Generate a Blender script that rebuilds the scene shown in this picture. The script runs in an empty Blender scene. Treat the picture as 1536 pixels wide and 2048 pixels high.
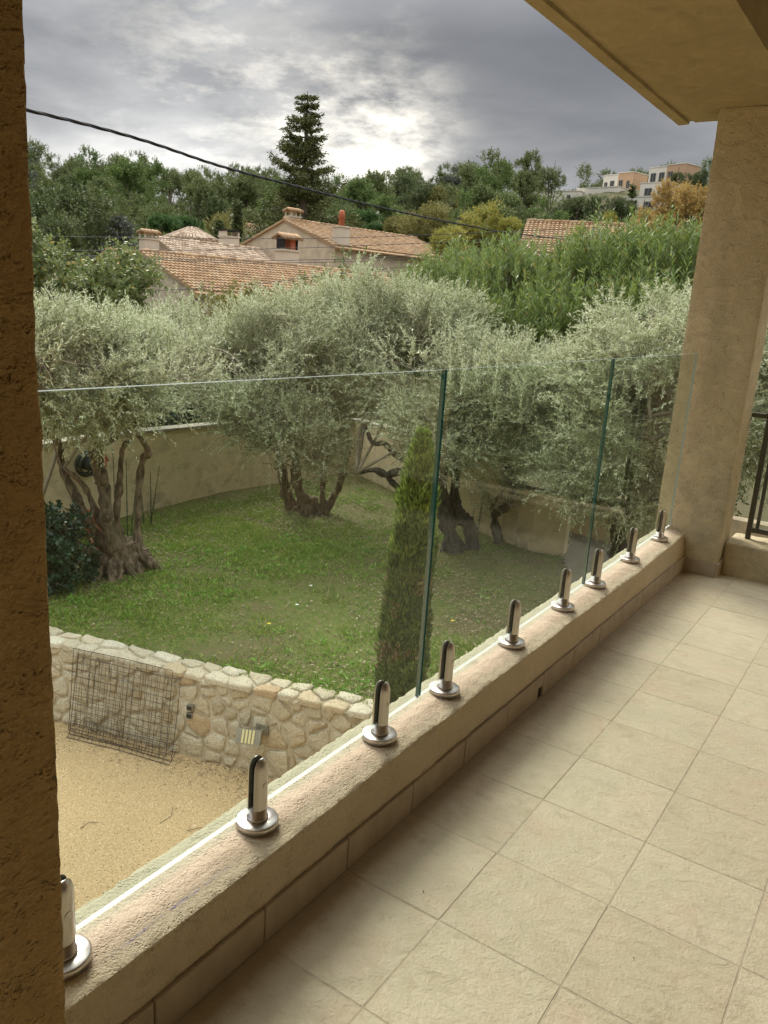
import bpy, math, random
import numpy as np
from mathutils import Vector, Matrix
R = math.radians
random.seed(7)
SC = bpy.context.scene
COL = SC.collection

# ------------------------------------------------------------------ camera
EYE = np.array([0.0, 0.0, 1.523])
CR = np.array([[0.562856, -0.17379, 0.808078],
               [-0.824087, -0.193484, 0.532395],
               [0.063825, -0.965588, -0.252122]])
FPX = 1602.95
cd = bpy.data.cameras.new('camera')
co = bpy.data.objects.new('camera', cd)
COL.objects.link(co)
m = Matrix.Identity(4)
for i in range(3):
    m[i][0] = CR[i, 0]; m[i][1] = -CR[i, 1]; m[i][2] = -CR[i, 2]; m[i][3] = EYE[i]
co.matrix_world = m
cd.sensor_fit = 'VERTICAL'; cd.sensor_height = 36.0; cd.lens = FPX / 2048 * 36
cd.clip_start = 0.05; cd.clip_end = 6000
SC.camera = co

def ray(u, v):
    return CR @ np.array([u - 768.0, v - 1024.0, FPX])
def at(u, v, d):
    """point seen at (u, v), d metres away over the ground"""
    r = ray(u, v)
    return EYE + r * d / math.hypot(r[0], r[1])

# ------------------------------------------------------------------ light
SC.view_settings.view_transform = 'Standard'
SC.view_settings.look = 'None'
SC.view_settings.gamma = 1.0
SC.view_settings.exposure = 1.56
SC.view_settings.use_curve_mapping = False
SUN_AZ, SUN_EL = 56.0, 40.0
W = bpy.data.worlds.new('World'); SC.world = W; W.use_nodes = True
nt = W.node_tree; nt.nodes.clear()
def wn(t, **k):
    n = nt.nodes.new(t)
    for a, b in k.items(): setattr(n, a, b)
    return n
def wl(a, b): nt.links.new(a, b)
def wmath(op, a, b=None, clamp=False):
    n = wn('ShaderNodeMath', operation=op, use_clamp=clamp)
    for i, x in enumerate((a, b)):
        if x is None: continue
        if isinstance(x, (int, float)): n.inputs[i].default_value = x
        else: wl(x, n.inputs[i])
    return n.outputs[0]
def wramp(fac, stops):
    n = wn('ShaderNodeValToRGB')
    e = n.color_ramp.elements
    while len(e) > 1: e.remove(e[-1])
    for i, (p, c) in enumerate(stops):
        x = e[0] if i == 0 else e.new(p)
        x.position = p; x.color = (*c, 1) if len(c) == 3 else c
    wl(fac, n.inputs[0])
    return n.outputs[0]
tc = wn('ShaderNodeTexCoord')
sep = wn('ShaderNodeSeparateXYZ'); wl(tc.outputs['Generated'], sep.inputs[0])
zc = wmath('MAXIMUM', sep.outputs[2], 0.0)
den = wmath('ADD', zc, 0.16)
cx = wmath('DIVIDE', sep.outputs[0], den); cy = wmath('DIVIDE', sep.outputs[1], den)
cmb = wn('ShaderNodeCombineXYZ'); wl(cx, cmb.inputs[0]); wl(cy, cmb.inputs[1])
n1 = wn('ShaderNodeTexNoise'); n1.inputs['Scale'].default_value = 1.0; n1.inputs['Detail'].default_value = 9; n1.inputs['Roughness'].default_value = .52
n1.inputs['Distortion'].default_value = .35
mp = wn('ShaderNodeMapping'); mp.inputs['Location'].default_value = (3.1, 7.7, 0); mp.inputs['Rotation'].default_value = (0, 0, R(35)); mp.inputs['Scale'].default_value = (1.15, .8, 1)
wl(cmb.outputs[0], mp.inputs[0]); wl(mp.outputs[0], n1.inputs['Vector'])
n2 = wn('ShaderNodeTexNoise'); n2.inputs['Scale'].default_value = 3.2; n2.inputs['Detail'].default_value = 8; n2.inputs['Roughness'].default_value = .6
wl(mp.outputs[0], n2.inputs['Vector'])
def wdot(d, lo, hi):
    d = np.array(d) / np.linalg.norm(d)
    n = wn('ShaderNodeVectorMath', operation='DOT_PRODUCT'); wl(tc.outputs['Generated'], n.inputs[0]); n.inputs[1].default_value = tuple(d)
    ang = wmath('ARCCOSINE', n.outputs['Value'])
    mr = wn('ShaderNodeMapRange', interpolation_type='SMOOTHSTEP'); wl(ang, mr.inputs[0])
    mr.inputs[1].default_value = R(hi); mr.inputs[2].default_value = R(lo) * 1.15; mr.inputs[3].default_value = 1; mr.inputs[4].default_value = 0
    return mr.outputs[0]
# overall grey vault, unseen zenith raised past an overcast's to light balcony and garden
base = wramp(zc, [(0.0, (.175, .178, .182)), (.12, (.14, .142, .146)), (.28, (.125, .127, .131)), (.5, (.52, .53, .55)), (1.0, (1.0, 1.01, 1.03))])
var = wramp(n1.outputs[0], [(.25, (.55, .56, .58)), (.47, (.86, .87, .89)), (.62, (1.2, 1.19, 1.18)), (.8, (1.5, 1.48, 1.44))])
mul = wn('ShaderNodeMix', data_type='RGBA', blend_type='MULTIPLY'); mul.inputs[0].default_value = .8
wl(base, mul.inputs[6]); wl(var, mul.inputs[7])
# the rain cloud up to the right, the pale veil to the left, the torn gap where the sun stands behind the cloud
darkc = wdot(ray(960, 40), 19, 7)
dk = wmath('MULTIPLY', darkc, wmath('ADD', wmath('MULTIPLY', n1.outputs[0], .5), .45), True)
mk = wn('ShaderNodeMix', data_type='RGBA', blend_type='MULTIPLY'); wl(dk, mk.inputs[0]); wl(mul.outputs[2], mk.inputs[6]); mk.inputs[7].default_value = (.42, .42, .44, 1)
veil = wdot(ray(330, 330), 18, 2)
veil2 = wdot(ray(1000, 330), 9, 1)
v1 = wmath('MULTIPLY', wmath('ADD', veil, wmath('MULTIPLY', veil2, .45)), wramp(n1.outputs[0], [(.36, (0, 0, 0)), (.62, (1, 1, 1))]))
gap = wdot(ray(560, 270), 11, 0.5)
g1 = wmath('MULTIPLY', gap, wramp(n2.outputs[0], [(.48, (0, 0, 0)), (.66, (1, 1, 1))]))
n3 = wn('ShaderNodeTexNoise'); n3.inputs['Scale'].default_value = 13; n3.inputs['Detail'].default_value = 8; n3.inputs['Roughness'].default_value = .62
wl(tc.outputs['Generated'], n3.inputs['Vector'])
m3 = wn('ShaderNodeMapping'); m3.inputs['Scale'].default_value = (1, 1, 2.6); wl(tc.outputs['Generated'], m3.inputs[0]); wl(m3.outputs[0], n3.inputs['Vector'])
g2 = wmath('MULTIPLY', wmath('POWER', wdot(ray(745, 300), 8.5, .2), 1.7), wramp(n3.outputs[0], [(.36, (.08, .08, .08)), (.62, (1, 1, 1))]))
g3 = wmath('MULTIPLY', wdot(ray(500, 250), 13, 1), wramp(n3.outputs[0], [(.50, (0, 0, 0)), (.66, (1, 1, 1))]))
def wadd(colr, fac, c):
    n = wn('ShaderNodeMix', data_type='RGBA', blend_type='ADD'); wl(fac, n.inputs[0]); wl(colr, n.inputs[6]); n.inputs[7].default_value = (*c, 1)
    return n.outputs[2]
sky = wadd(mk.outputs[2], v1, (.135, .132, .124))
sky = wadd(sky, g1, (.09, .085, .072))
sky = wadd(sky, g2, (.46, .43, .36))
sky = wadd(sky, g3, (.12, .11, .09))
nish = wn('ShaderNodeTexSky', sky_type='NISHITA', sun_disc=False)
nish.sun_elevation = R(SUN_EL); nish.sun_rotation = R(90 - SUN_AZ)
bgs = wn('ShaderNodeBackground'); wl(nish.outputs[0], bgs.inputs[0]); bgs.inputs[1].default_value = .05
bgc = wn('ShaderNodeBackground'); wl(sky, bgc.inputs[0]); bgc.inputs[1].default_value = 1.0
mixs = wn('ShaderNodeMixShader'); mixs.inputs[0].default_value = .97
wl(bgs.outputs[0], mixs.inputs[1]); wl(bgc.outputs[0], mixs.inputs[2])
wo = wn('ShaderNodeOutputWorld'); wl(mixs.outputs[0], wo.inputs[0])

sl = bpy.data.lights.new('sun', 'SUN'); sl.energy = 1.5; sl.angle = R(24); sl.color = (1, .94, .84)
so = bpy.data.objects.new('sun', sl); COL.objects.link(so)
sd = Vector((math.cos(R(SUN_EL)) * math.cos(R(SUN_AZ)), math.cos(R(SUN_EL)) * math.sin(R(SUN_AZ)), math.sin(R(SUN_EL))))
so.rotation_euler = sd.to_track_quat('Z', 'Y').to_euler()
so.location = (0, 0, 30)
SC.cycles.max_bounces = 10; SC.cycles.transparent_max_bounces = 16; SC.cycles.diffuse_bounces = 5
SC.cycles.use_denoising = True

# ------------------------------------------------------------------ helpers
def new(name, data, parent=None, **tags):
    o = bpy.data.objects.new(name, data); COL.objects.link(o)
    if parent is not None: o.parent = parent
    for k, v in tags.items(): o[k] = v
    return o
def empty(name, loc=(0, 0, 0), rz=0.0, **tags):
    o = new(name, None, None, **tags); o.location = loc; o.rotation_euler = (0, 0, rz); o.empty_display_size = .1
    return o
def mesh(name, V, F, mats=None, fm=None, smooth=False):
    """V (n,3); F array (m,k) of equal-size faces or a list of lists"""
    me = bpy.data.meshes.new(name)
    V = np.asarray(V, dtype=np.float32)
    if isinstance(F, np.ndarray):
        nf, k = F.shape
        me.vertices.add(len(V)); me.vertices.foreach_set('co', V.ravel())
        me.loops.add(nf * k); me.loops.foreach_set('vertex_index', F.astype(np.int32).ravel())
        me.polygons.add(nf); me.polygons.foreach_set('loop_start', np.arange(0, nf * k, k, dtype=np.int32))
        try: me.polygons.foreach_set('loop_total', np.full(nf, k, dtype=np.int32))
        except Exception: pass
        me.update(calc_edges=True)
    else:
        me.from_pydata(V.tolist(), [], F)
    if mats is not None:
        for mm in (mats if isinstance(mats, (list, tuple)) else [mats]): me.materials.append(mm)
    if fm is not None: me.polygons.foreach_set('material_index', np.asarray(fm, dtype=np.int32))
    me.polygons.foreach_set('use_smooth', np.full(len(me.polygons), smooth, dtype=bool))
    me.update()
    return me
def copy_tree(src, loc, rz=None, scale=None, **tags):
    r = src.copy(); COL.objects.link(r); r.location = loc
    if rz is not None: r.rotation_euler = (0, 0, rz)
    if scale is not None: r.scale = scale if hasattr(scale, '__len__') else (scale,) * 3
    for k, v in tags.items(): r[k] = v
    for ch in list(src.children):
        c = ch.copy(); COL.objects.link(c); c.parent = r
        for g in list(ch.children):
            d = g.copy(); COL.objects.link(d); d.parent = c
    return r
class MB:
    def __init__(s): s.V = []; s.F = []; s.M = []
    def add(s, V, F, mi=0):
        o = len(s.V); s.V += [tuple(map(float, v)) for v in V]
        s.F += [[int(i) + o for i in f] for f in F]; s.M += [mi] * len(F)
    def box(s, x0, x1, y0, y1, z0, z1, mi=0, M=None):
        V = [(x, y, z) for z in (z0, z1) for y in (y0, y1) for x in (x0, x1)]
        if M is not None: V = [tuple(M @ Vector(v)) for v in V]
        s.add(V, [(0, 2, 3, 1), (4, 5, 7, 6), (0, 1, 5, 4), (2, 6, 7, 3), (0, 4, 6, 2), (1, 3, 7, 5)], mi)
    def tube(s, pts, rad, n=8, mi=0, cap=True):
        pts = [Vector(p) for p in pts]
        if not hasattr(rad, '__len__'): rad = [rad] * len(pts)
        V = []; t0 = (pts[1] - pts[0]).normalized()
        a = t0.orthogonal().normalized()
        for i, p in enumerate(pts):
            t = (pts[min(i + 1, len(pts) - 1)] - pts[max(i - 1, 0)]).normalized()
            a = (a - t * a.dot(t)).normalized(); b = t.cross(a)
            for k in range(n):
                th = 2 * math.pi * k / n
                V.append(p + (a * math.cos(th) + b * math.sin(th)) * rad[i])
        F = []
        for i in range(len(pts) - 1):
            for k in range(n):
                F.append((i * n + k, i * n + (k + 1) % n, (i + 1) * n + (k + 1) % n, (i + 1) * n + k))
        if cap:
            F.append(tuple(range(n))[::-1]); F.append(tuple((len(pts) - 1) * n + k for k in range(n)))
        s.add(V, F, mi)
    def build(s, name, mats, parent=None, smooth=False, **tags):
        me = mesh(name, s.V, s.F, mats, s.M, smooth)
        return new(name, me, parent, **tags)

# value noise in numpy
def _h(ix, iy, iz, seed):
    n = (ix * 374761393 + iy * 668265263 + iz * 2147483647 + seed * 1274126177) & 0xffffffff
    n = ((n ^ (n >> 13)) * 1274126177) & 0xffffffff
    n = (n ^ (n >> 16)) & 0xffffffff
    return n / 4294967295.0
def vnoise(P, scale, seed=0):
    Q = np.asarray(P, dtype=np.float64) * scale + 1000.0
    I = np.floor(Q).astype(np.int64); Fr = Q - I; Fr = Fr * Fr * (3 - 2 * Fr)
    out = 0
    for dx in (0, 1):
        wx = Fr[:, 0] if dx else 1 - Fr[:, 0]
        for dy in (0, 1):
            wy = Fr[:, 1] if dy else 1 - Fr[:, 1]
            for dz in (0, 1):
                wz = Fr[:, 2] if dz else 1 - Fr[:, 2]
                out = out + wx * wy * wz * _h(I[:, 0] + dx, I[:, 1] + dy, I[:, 2] + dz, seed)
    return out * 2 - 1
def fbm(P, scale, seed=0, oct=3):
    s = 0; a = 1; t = 0
    for k in range(oct):
        s = s + a * vnoise(P, scale * 2 ** k, seed + k); t += a; a *= .5
    return s / t

# ------------------------------------------------------------------ materials
MATS = {}
class NT:
    def __init__(s, name):
        s.m = bpy.data.materials.new(name); s.m.use_nodes = True; s.t = s.m.node_tree; s.t.nodes.clear()
        s.out = s.n('ShaderNodeOutputMaterial'); s.tc = None
    def n(s, t, **k):
        x = s.t.nodes.new(t)
        for a, b in k.items(): setattr(x, a, b)
        return x
    def l(s, a, b): s.t.links.new(a, b)
    def coord(s, kind='Object'):
        if s.tc is None: s.tc = s.n('ShaderNodeTexCoord')
        return s.tc.outputs[kind]
    def pos(s):
        return s.n('ShaderNodeNewGeometry').outputs['Position']
    def noise(s, scale, detail=6, rough=.55, vec=None, dist=0.0, sc=None):
        x = s.n('ShaderNodeTexNoise'); x.inputs['Scale'].default_value = scale; x.inputs['Detail'].default_value = detail
        x.inputs['Roughness'].default_value = rough; x.inputs['Distortion'].default_value = dist
        v = vec if vec is not None else s.pos()
        if sc is not None:
            mp = s.n('ShaderNodeMapping'); mp.inputs['Scale'].default_value = sc; s.l(v, mp.inputs[0]); v = mp.outputs[0]
        s.l(v, x.inputs['Vector']); return x.outputs[0]
    def vor(s, scale, vec=None, feature='F1'):
        x = s.n('ShaderNodeTexVoronoi', feature=feature); x.inputs['Scale'].default_value = scale
        s.l(vec if vec is not None else s.pos(), x.inputs['Vector']); return x
    def ramp(s, fac, stops):
        n = s.n('ShaderNodeValToRGB'); e = n.color_ramp.elements
        while len(e) > 1: e.remove(e[-1])
        for i, (p, c) in enumerate(stops):
            x = e[0] if i == 0 else e.new(p)
            if not hasattr(c, '__len__'): c = (c, c, c)
            x.position = p; x.color = (*c, 1)
        s.l(fac, n.inputs[0]); return n.outputs[0]
    def mix(s, fac, a, b, mode='MIX'):
        n = s.n('ShaderNodeMix', data_type='RGBA', blend_type=mode)
        for i, x in ((0, fac), (6, a), (7, b)):
            if isinstance(x, (int, float)): n.inputs[i].default_value = x
            elif hasattr(x, '__len__'): n.inputs[i].default_value = (*x, 1)
            else: s.l(x, n.inputs[i])
        return n.outputs[2]
    def math(s, op, a, b=None, clamp=False):
        n = s.n('ShaderNodeMath', operation=op, use_clamp=clamp)
        for i, x in enumerate((a, b)):
            if x is None: continue
            if isinstance(x, (int, float)): n.inputs[i].default_value = x
            else: s.l(x, n.inputs[i])
        return n.outputs[0]
    def rnd(s): return s.n('ShaderNodeNewGeometry').outputs['Random Per Island']
    def objrnd(s): return s.n('ShaderNodeObjectInfo').outputs['Random']
    def bump(s, h, dist, strength=1.0, prev=None):
        b = s.n('ShaderNodeBump'); b.inputs['Distance'].default_value = dist; b.inputs['Strength'].default_value = strength
        s.l(h, b.inputs['Height'])
        if prev is not None: s.l(prev, b.inputs['Normal'])
        return b.outputs[0]
    def bsdf(s, col, rough=.8, metal=0.0, normal=None, spec=.3, aniso=0.0):
        b = s.n('ShaderNodeBsdfPrincipled')
        for key, x in (('Base Color', col), ('Roughness', rough), ('Metallic', metal)):
            if isinstance(x, (int, float)): b.inputs[key].default_value = x
            elif hasattr(x, '__len__'): b.inputs[key].default_value = (*x, 1)
            else: s.l(x, b.inputs[key])
        b.inputs['Specular IOR Level'].default_value = spec
        if aniso: b.inputs['Anisotropic'].default_value = aniso
        if normal is not None: s.l(normal, b.inputs['Normal'])
        return b.outputs[0]
    def done(s, sh):
        s.l(sh, s.out.inputs['Surface']); return s.m

def mat_stucco(name, c1, c2, pit=.003, stain=None, stain_z=None, scale=1.0):
    n = NT(name)
    big = n.noise(1.6 * scale, 5, .6); mid = n.noise(14 * scale, 6, .6); fine = n.noise(110 * scale, 5, .65)
    v = n.vor(150 * scale); pits = n.ramp(v.outputs['Distance'], [(0.0, 0), (.30, .55), (.5, 1)])
    pm = n.ramp(n.noise(38 * scale, 3), [(.5, 0), (.62, 1)])
    pitm = n.mix(pm, (1, 1, 1), pits)
    col = n.mix(n.ramp(big, [(.35, 0), (.65, 1)]), c1, c2)
    col = n.mix(n.math('MULTIPLY', n.ramp(mid, [(.4, 0), (.7, 1)]), .35), col, tuple(x * .8 for x in c1))
    col = n.mix(n.math('MULTIPLY', n.ramp(fine, [(.35, 1), (.5, 0)]), .3), col, tuple(x * .6 for x in c1))
    if stain:
        sm = n.ramp(n.noise(3.2, 6, .62), [(.50, 0), (.62, 1)])
        if stain_z is not None:
            sp = n.n('ShaderNodeSeparateXYZ'); n.l(n.pos(), sp.inputs[0])
            mr = n.n('ShaderNodeMapRange'); n.l(sp.outputs[2], mr.inputs[0])
            mr.inputs[1].default_value = stain_z[0]; mr.inputs[2].default_value = stain_z[1]; mr.inputs[3].default_value = 1; mr.inputs[4].default_value = 0
            sm = n.math('MULTIPLY', sm, mr.outputs[0])
        col = n.mix(n.math('MULTIPLY', sm, .6), col, stain)
    h = n.math('ADD', n.math('MULTIPLY', mid, .8), n.math('ADD', n.math('MULTIPLY', fine, .8), n.math('MULTIPLY', pitm, .5)))
    tw = n.noise(5 * scale, 4, .5, None, 1.8, (1, 1, 1.6))
    ridge = n.ramp(tw, [(.40, 0), (.46, .5), (.50, .42), (.60, 1)])
    col = n.mix(n.math('MULTIPLY', n.ramp(tw, [(.52, 0), (.60, 1)]), .22), col, tuple(min(1, x * 1.25) for x in c2))
    dr = n.noise(7 * scale, 4, .6, None, .3, (1, 1, .12))
    col = n.mix(n.math('MULTIPLY', n.ramp(dr, [(.56, 0), (.72, 1)]), .28), col, tuple(x * .55 for x in c1))
    nb = n.bump(ridge, pit * 1.2, .6, n.bump(h, pit * 2.2, 1.0))
    return n.done(n.bsdf(col, .93, 0, nb, .15))

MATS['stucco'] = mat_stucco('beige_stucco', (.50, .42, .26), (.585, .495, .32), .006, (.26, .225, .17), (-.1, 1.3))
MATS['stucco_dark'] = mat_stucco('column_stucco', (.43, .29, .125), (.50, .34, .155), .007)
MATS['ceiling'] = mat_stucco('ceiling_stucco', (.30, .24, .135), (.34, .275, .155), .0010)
MATS['garden_wall'] = mat_stucco('garden_wall_render', (.66, .53, .33), (.72, .59, .38), .002, (.20, .18, .14), (-2.5, .6), .5)
MATS['facade'] = mat_stucco('facade_render', (.50, .38, .22), (.56, .43, .26), .002)

def m_ledge():
    n = NT('ledge_render')
    P = n.pos(); sp = n.n('ShaderNodeSeparateXYZ'); n.l(P, sp.inputs[0])
    mid = n.noise(22, 6, .6); fine = n.noise(130, 5, .65); big = n.noise(2.4, 4)
    v = n.vor(170); pits = n.ramp(v.outputs['Distance'], [(0.0, 0), (.30, .55), (.5, 1)])
    pm = n.ramp(n.noise(30, 3), [(.48, 0), (.6, 1)])
    pitm = n.mix(pm, (1, 1, 1), pits)
    col = n.mix(n.ramp(big, [(.35, 0), (.65, 1)]), (.56, .465, .32), (.62, .52, .37))
    # pinkish worn band along the glass, greenish lime outside it
    pink = n.ramp(n.math('ADD', sp.outputs[1], n.math('MULTIPLY', n.math('SUBTRACT', mid, .5), .03)), [(.0, 0), (.001, 0)])
    mr = n.n('ShaderNodeMapRange', interpolation_type='SMOOTHSTEP'); n.l(n.math('ADD', sp.outputs[1], n.math('MULTIPLY', n.math('SUBTRACT', mid, .5), .05)), mr.inputs[0])
    mr.inputs[1].default_value = 1.10; mr.inputs[2].default_value = 1.15
    top = n.math('GREATER_THAN', sp.outputs[2], .205)
    pf = n.math('MULTIPLY', n.math('MULTIPLY', mr.outputs[0], top), .26)
    col = n.mix(pf, col, (.66, .52, .41))
    mo = n.n('ShaderNodeMapRange', interpolation_type='SMOOTHSTEP'); n.l(sp.outputs[1], mo.inputs[0]); mo.inputs[1].default_value = 1.19; mo.inputs[2].default_value = 1.21
    col = n.mix(n.math('MULTIPLY', mo.outputs[0], .8), col, (.50, .48, .34))
    col = n.mix(n.math('MULTIPLY', n.ramp(fine, [(.33, 1), (.5, 0)]), .35), col, (.36, .28, .19))
    col = n.mix(n.math('MULTIPLY', n.ramp(n.noise(9, 5, .6), [(.58, 0), (.72, 1)]), .35), col, (.40, .33, .24))
    # chalk line rubbed along the ledge, blue
    d = n.math('ABSOLUTE', n.math('SUBTRACT', n.math('ADD', sp.outputs[1], n.math('MULTIPLY', n.math('SUBTRACT', n.noise(5, 2), .5), .008)), 1.123))
    ln = n.ramp(d, [(0, 1), (.001, .7), (.0028, 0)])
    xr = n.ramp(n.math('MULTIPLY', sp.outputs[0], .5), [(.40, 0), (.445, 1), (.535, 1), (.60, 0)])
    br = n.ramp(n.noise(60, 3, .7), [(.44, 0), (.62, 1)])
    cf = n.math('MULTIPLY', n.math('MULTIPLY', n.math('MULTIPLY', ln, xr), br), n.math('MULTIPLY', top, .8))
    col = n.mix(cf, col, (.17, .17, .42))
    h = n.math('ADD', n.math('MULTIPLY', mid, 1.0), n.math('ADD', n.math('MULTIPLY', fine, .8), n.math('MULTIPLY', pitm, .5)))
    return n.done(n.bsdf(col, .93, 0, n.bump(h, .0085, 1.0), .15))
MATS['ledge'] = m_ledge()

def m_tile():
    n = NT('stone_look_tile')
    o = n.n('ShaderNodeObjectInfo')
    va = n.n('ShaderNodeVectorMath', operation='ADD')
    vm = n.n('ShaderNodeVectorMath', operation='SCALE'); n.l(o.outputs['Random'], vm.inputs[0]); vm.inputs[3].default_value = 40
    n.l(n.pos(), va.inputs[0]); n.l(vm.outputs[0], va.inputs[1])
    P = va.outputs[0]
    big = n.noise(5, 6, .6, P, .4); mid = n.noise(26, 7, .62, P, .6, (1, .55, 1)); fine = n.noise(120, 4, .6, P)
    c = n.ramp(big, [(.3, (.42, .355, .235)), (.5, (.475, .41, .28)), (.7, (.50, .385, .265))])
    c = n.mix(n.math('MULTIPLY', n.ramp(mid, [(.44, 0), (.64, 1)]), .5), c, (.53, .45, .325))
    c = n.mix(n.math('MULTIPLY', n.ramp(mid, [(.3, 1), (.42, 0)]), .35), c, (.31, .235, .15))
    c = n.mix(n.math('MULTIPLY', n.ramp(fine, [(.3, 1), (.42, 0)]), .3), c, (.28, .215, .14))
    c = n.mix(.13, c, n.ramp(o.outputs['Random'], [(0, (.32, .24, .155)), (1, (.62, .55, .42))]))
    # walked-in dirt and water marks over all tiles alike
    dirt = n.noise(1.7, 6, .65)
    c = n.mix(n.math('MULTIPLY', n.ramp(dirt, [(.52, 0), (.7, 1)]), .22), c, (.28, .22, .15))
    c = n.mix(n.math('MULTIPLY', n.ramp(n.noise(6.5, 4, .5), [(.70, 0), (.73, 1)]), .3), c, (.30, .225, .15))
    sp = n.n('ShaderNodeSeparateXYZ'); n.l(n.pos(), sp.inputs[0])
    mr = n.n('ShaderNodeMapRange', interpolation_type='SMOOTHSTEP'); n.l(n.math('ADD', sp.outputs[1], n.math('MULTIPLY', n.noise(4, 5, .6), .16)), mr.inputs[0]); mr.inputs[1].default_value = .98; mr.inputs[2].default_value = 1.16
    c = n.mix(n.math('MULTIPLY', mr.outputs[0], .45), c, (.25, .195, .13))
    h = n.math('ADD', mid, n.math('MULTIPLY', fine, .35))
    r = n.ramp(mid, [(.3, .62), (.7, .46)])
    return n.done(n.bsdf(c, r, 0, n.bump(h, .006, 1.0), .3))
MATS['tile'] = m_tile()
def m_simple(name, c, rough=.8, metal=0, var=.0, scale=8, bumpd=0, spec=.3, c2=None):
    n = NT(name)
    if c2 is None: c2 = tuple(x * (1 - var) for x in c)
    ns = n.noise(scale, 6, .6)
    col = n.mix(n.ramp(ns, [(.35, 0), (.65, 1)]), c, c2)
    nb = n.bump(n.noise(scale * 4, 5, .6), bumpd) if bumpd else None
    return n.done(n.bsdf(col, rough, metal, nb, spec))
MATS['skirting'] = m_simple('skirting_tile_glaze', (.40, .325, .235), .55, 0, .2, 12, .001)
MATS['grout'] = m_simple('cement_grout', (.45, .38, .275), .95, 0, .25, 30, .001)
MATS['black'] = m_simple('black_rubber', (.012, .012, .012), .6)
MATS['soil'] = m_simple('bare_soil', (.10, .07, .045), .95, 0, .4, 6, .02)
MATS['concrete'] = m_simple('grey_concrete', (.20, .18, .14), .9, 0, .25, 2.5, .003, c2=(.27, .24, .185))
MATS['terracotta'] = m_simple('terracotta', (.42, .13, .06), .7, 0, .3, 8, .001)
MATS['coping'] = m_simple('cement_coping', (.36, .32, .24), .85, 0, .4, 7, .003)
MATS['dark_metal'] = m_simple('green_grey_paint', (.10, .10, .075), .45, .2, .2, 20)
MATS['rust'] = m_simple('rusty_wire', (.10, .075, .06), .8, .3, .3, 30)
MATS['dark'] = m_simple('dark_recess', (.02, .02, .02), .9)
MATS['white_frame'] = m_simple('white_window_frame', (.7, .7, .68), .5)
MATS['lamp_grey'] = m_simple('grey_lamp_housing', (.30, .28, .22), .45, .5, .2, 20)
MATS['lamp_lens'] = m_simple('cream_lamp_bar', (.62, .56, .30), .4)
MATS['cable'] = m_simple('black_cable', (.02, .02, .022), .6)
MATS['hose'] = m_simple('black_hose', (.03, .04, .03), .5)
MATS['red_hose'] = m_simple('red_hose_end', (.30, .05, .03), .5)
MATS['zinc'] = m_simple('zinc', (.16, .17, .18), .6, .3)

def m_steel():
    n = NT('brushed_steel')
    s = n.noise(60, 4, .6, n.coord('Object'), 0, (1, 1, .05))
    c = n.ramp(s, [(.3, (.44, .40, .36)), (.7, (.62, .58, .53))])
    r = n.ramp(n.noise(9, 4), [(.3, .27), (.7, .44)])
    return n.done(n.bsdf(c, r, 1.0, n.bump(s, .0001), .5, .5))
MATS['steel'] = m_steel()

def m_glass():
    n = NT('clear_safety_glass')
    g = n.n('ShaderNodeNewGeometry')
    fr = n.n('ShaderNodeFresnel'); fr.inputs['IOR'].default_value = 1.5
    front = n.math('SUBTRACT', 1.0, g.outputs['Backfacing'])
    fac = n.math('MULTIPLY', n.math('MULTIPLY', fr.outputs[0], front), .62, True)
    tr = n.n('ShaderNodeBsdfTransparent'); tr.inputs[0].default_value = (.935, .972, .948, 1)
    gl = n.n('ShaderNodeBsdfGlossy'); gl.inputs['Roughness'].default_value = .02; gl.inputs[0].default_value = (.95, 1, .96, 1)
    # dusty film: a very faint scatter on the outer faces
    df = n.n('ShaderNodeBsdfDiffuse'); df.inputs[0].default_value = (.72, .72, .66, 1)
    dust = n.math('MULTIPLY', n.ramp(n.noise(2.2, 5, .6), [(.35, .2), (.75, 1)]), .003)
    a = n.n('ShaderNodeMixShader'); n.l(fac, a.inputs[0]); n.l(tr.outputs[0], a.inputs[1]); n.l(gl.outputs[0], a.inputs[2])
    b = n.n('ShaderNodeMixShader'); n.l(dust, b.inputs[0]); n.l(a.outputs[0], b.inputs[1]); n.l(df.outputs[0], b.inputs[2])
    return n.done(b.outputs[0])
MATS['glass'] = m_glass()
def m_glass_edge():
    n = NT('green_glass_edge')
    b = n.bsdf((.012, .085, .075), .08, 0, None, .9)
    return n.done(b)
MATS['glass_edge'] = m_glass_edge()
def m_glass_rim():
    n = NT('glass_edge_painted_sheen')  # pale base colour paints in the light that top and end edges catch
    return n.done(n.bsdf((.30, .37, .35), .22, 0, None, .8))
MATS['glass_rim'] = m_glass_rim()
def m_glass_foot():
    n = NT('glass_foot_painted_glint')  # whitish base colour paints in the bright refraction line along the bottom edge
    return n.done(n.bsdf((.66, .66, .62), .5, 0, None, .3))
MATS['glass_foot'] = m_glass_foot()
def m_window():
    n = NT('window_glass')
    return n.done(n.bsdf((.03, .035, .04), .06, 0, None, .8))
MATS['window'] = m_window()

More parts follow.
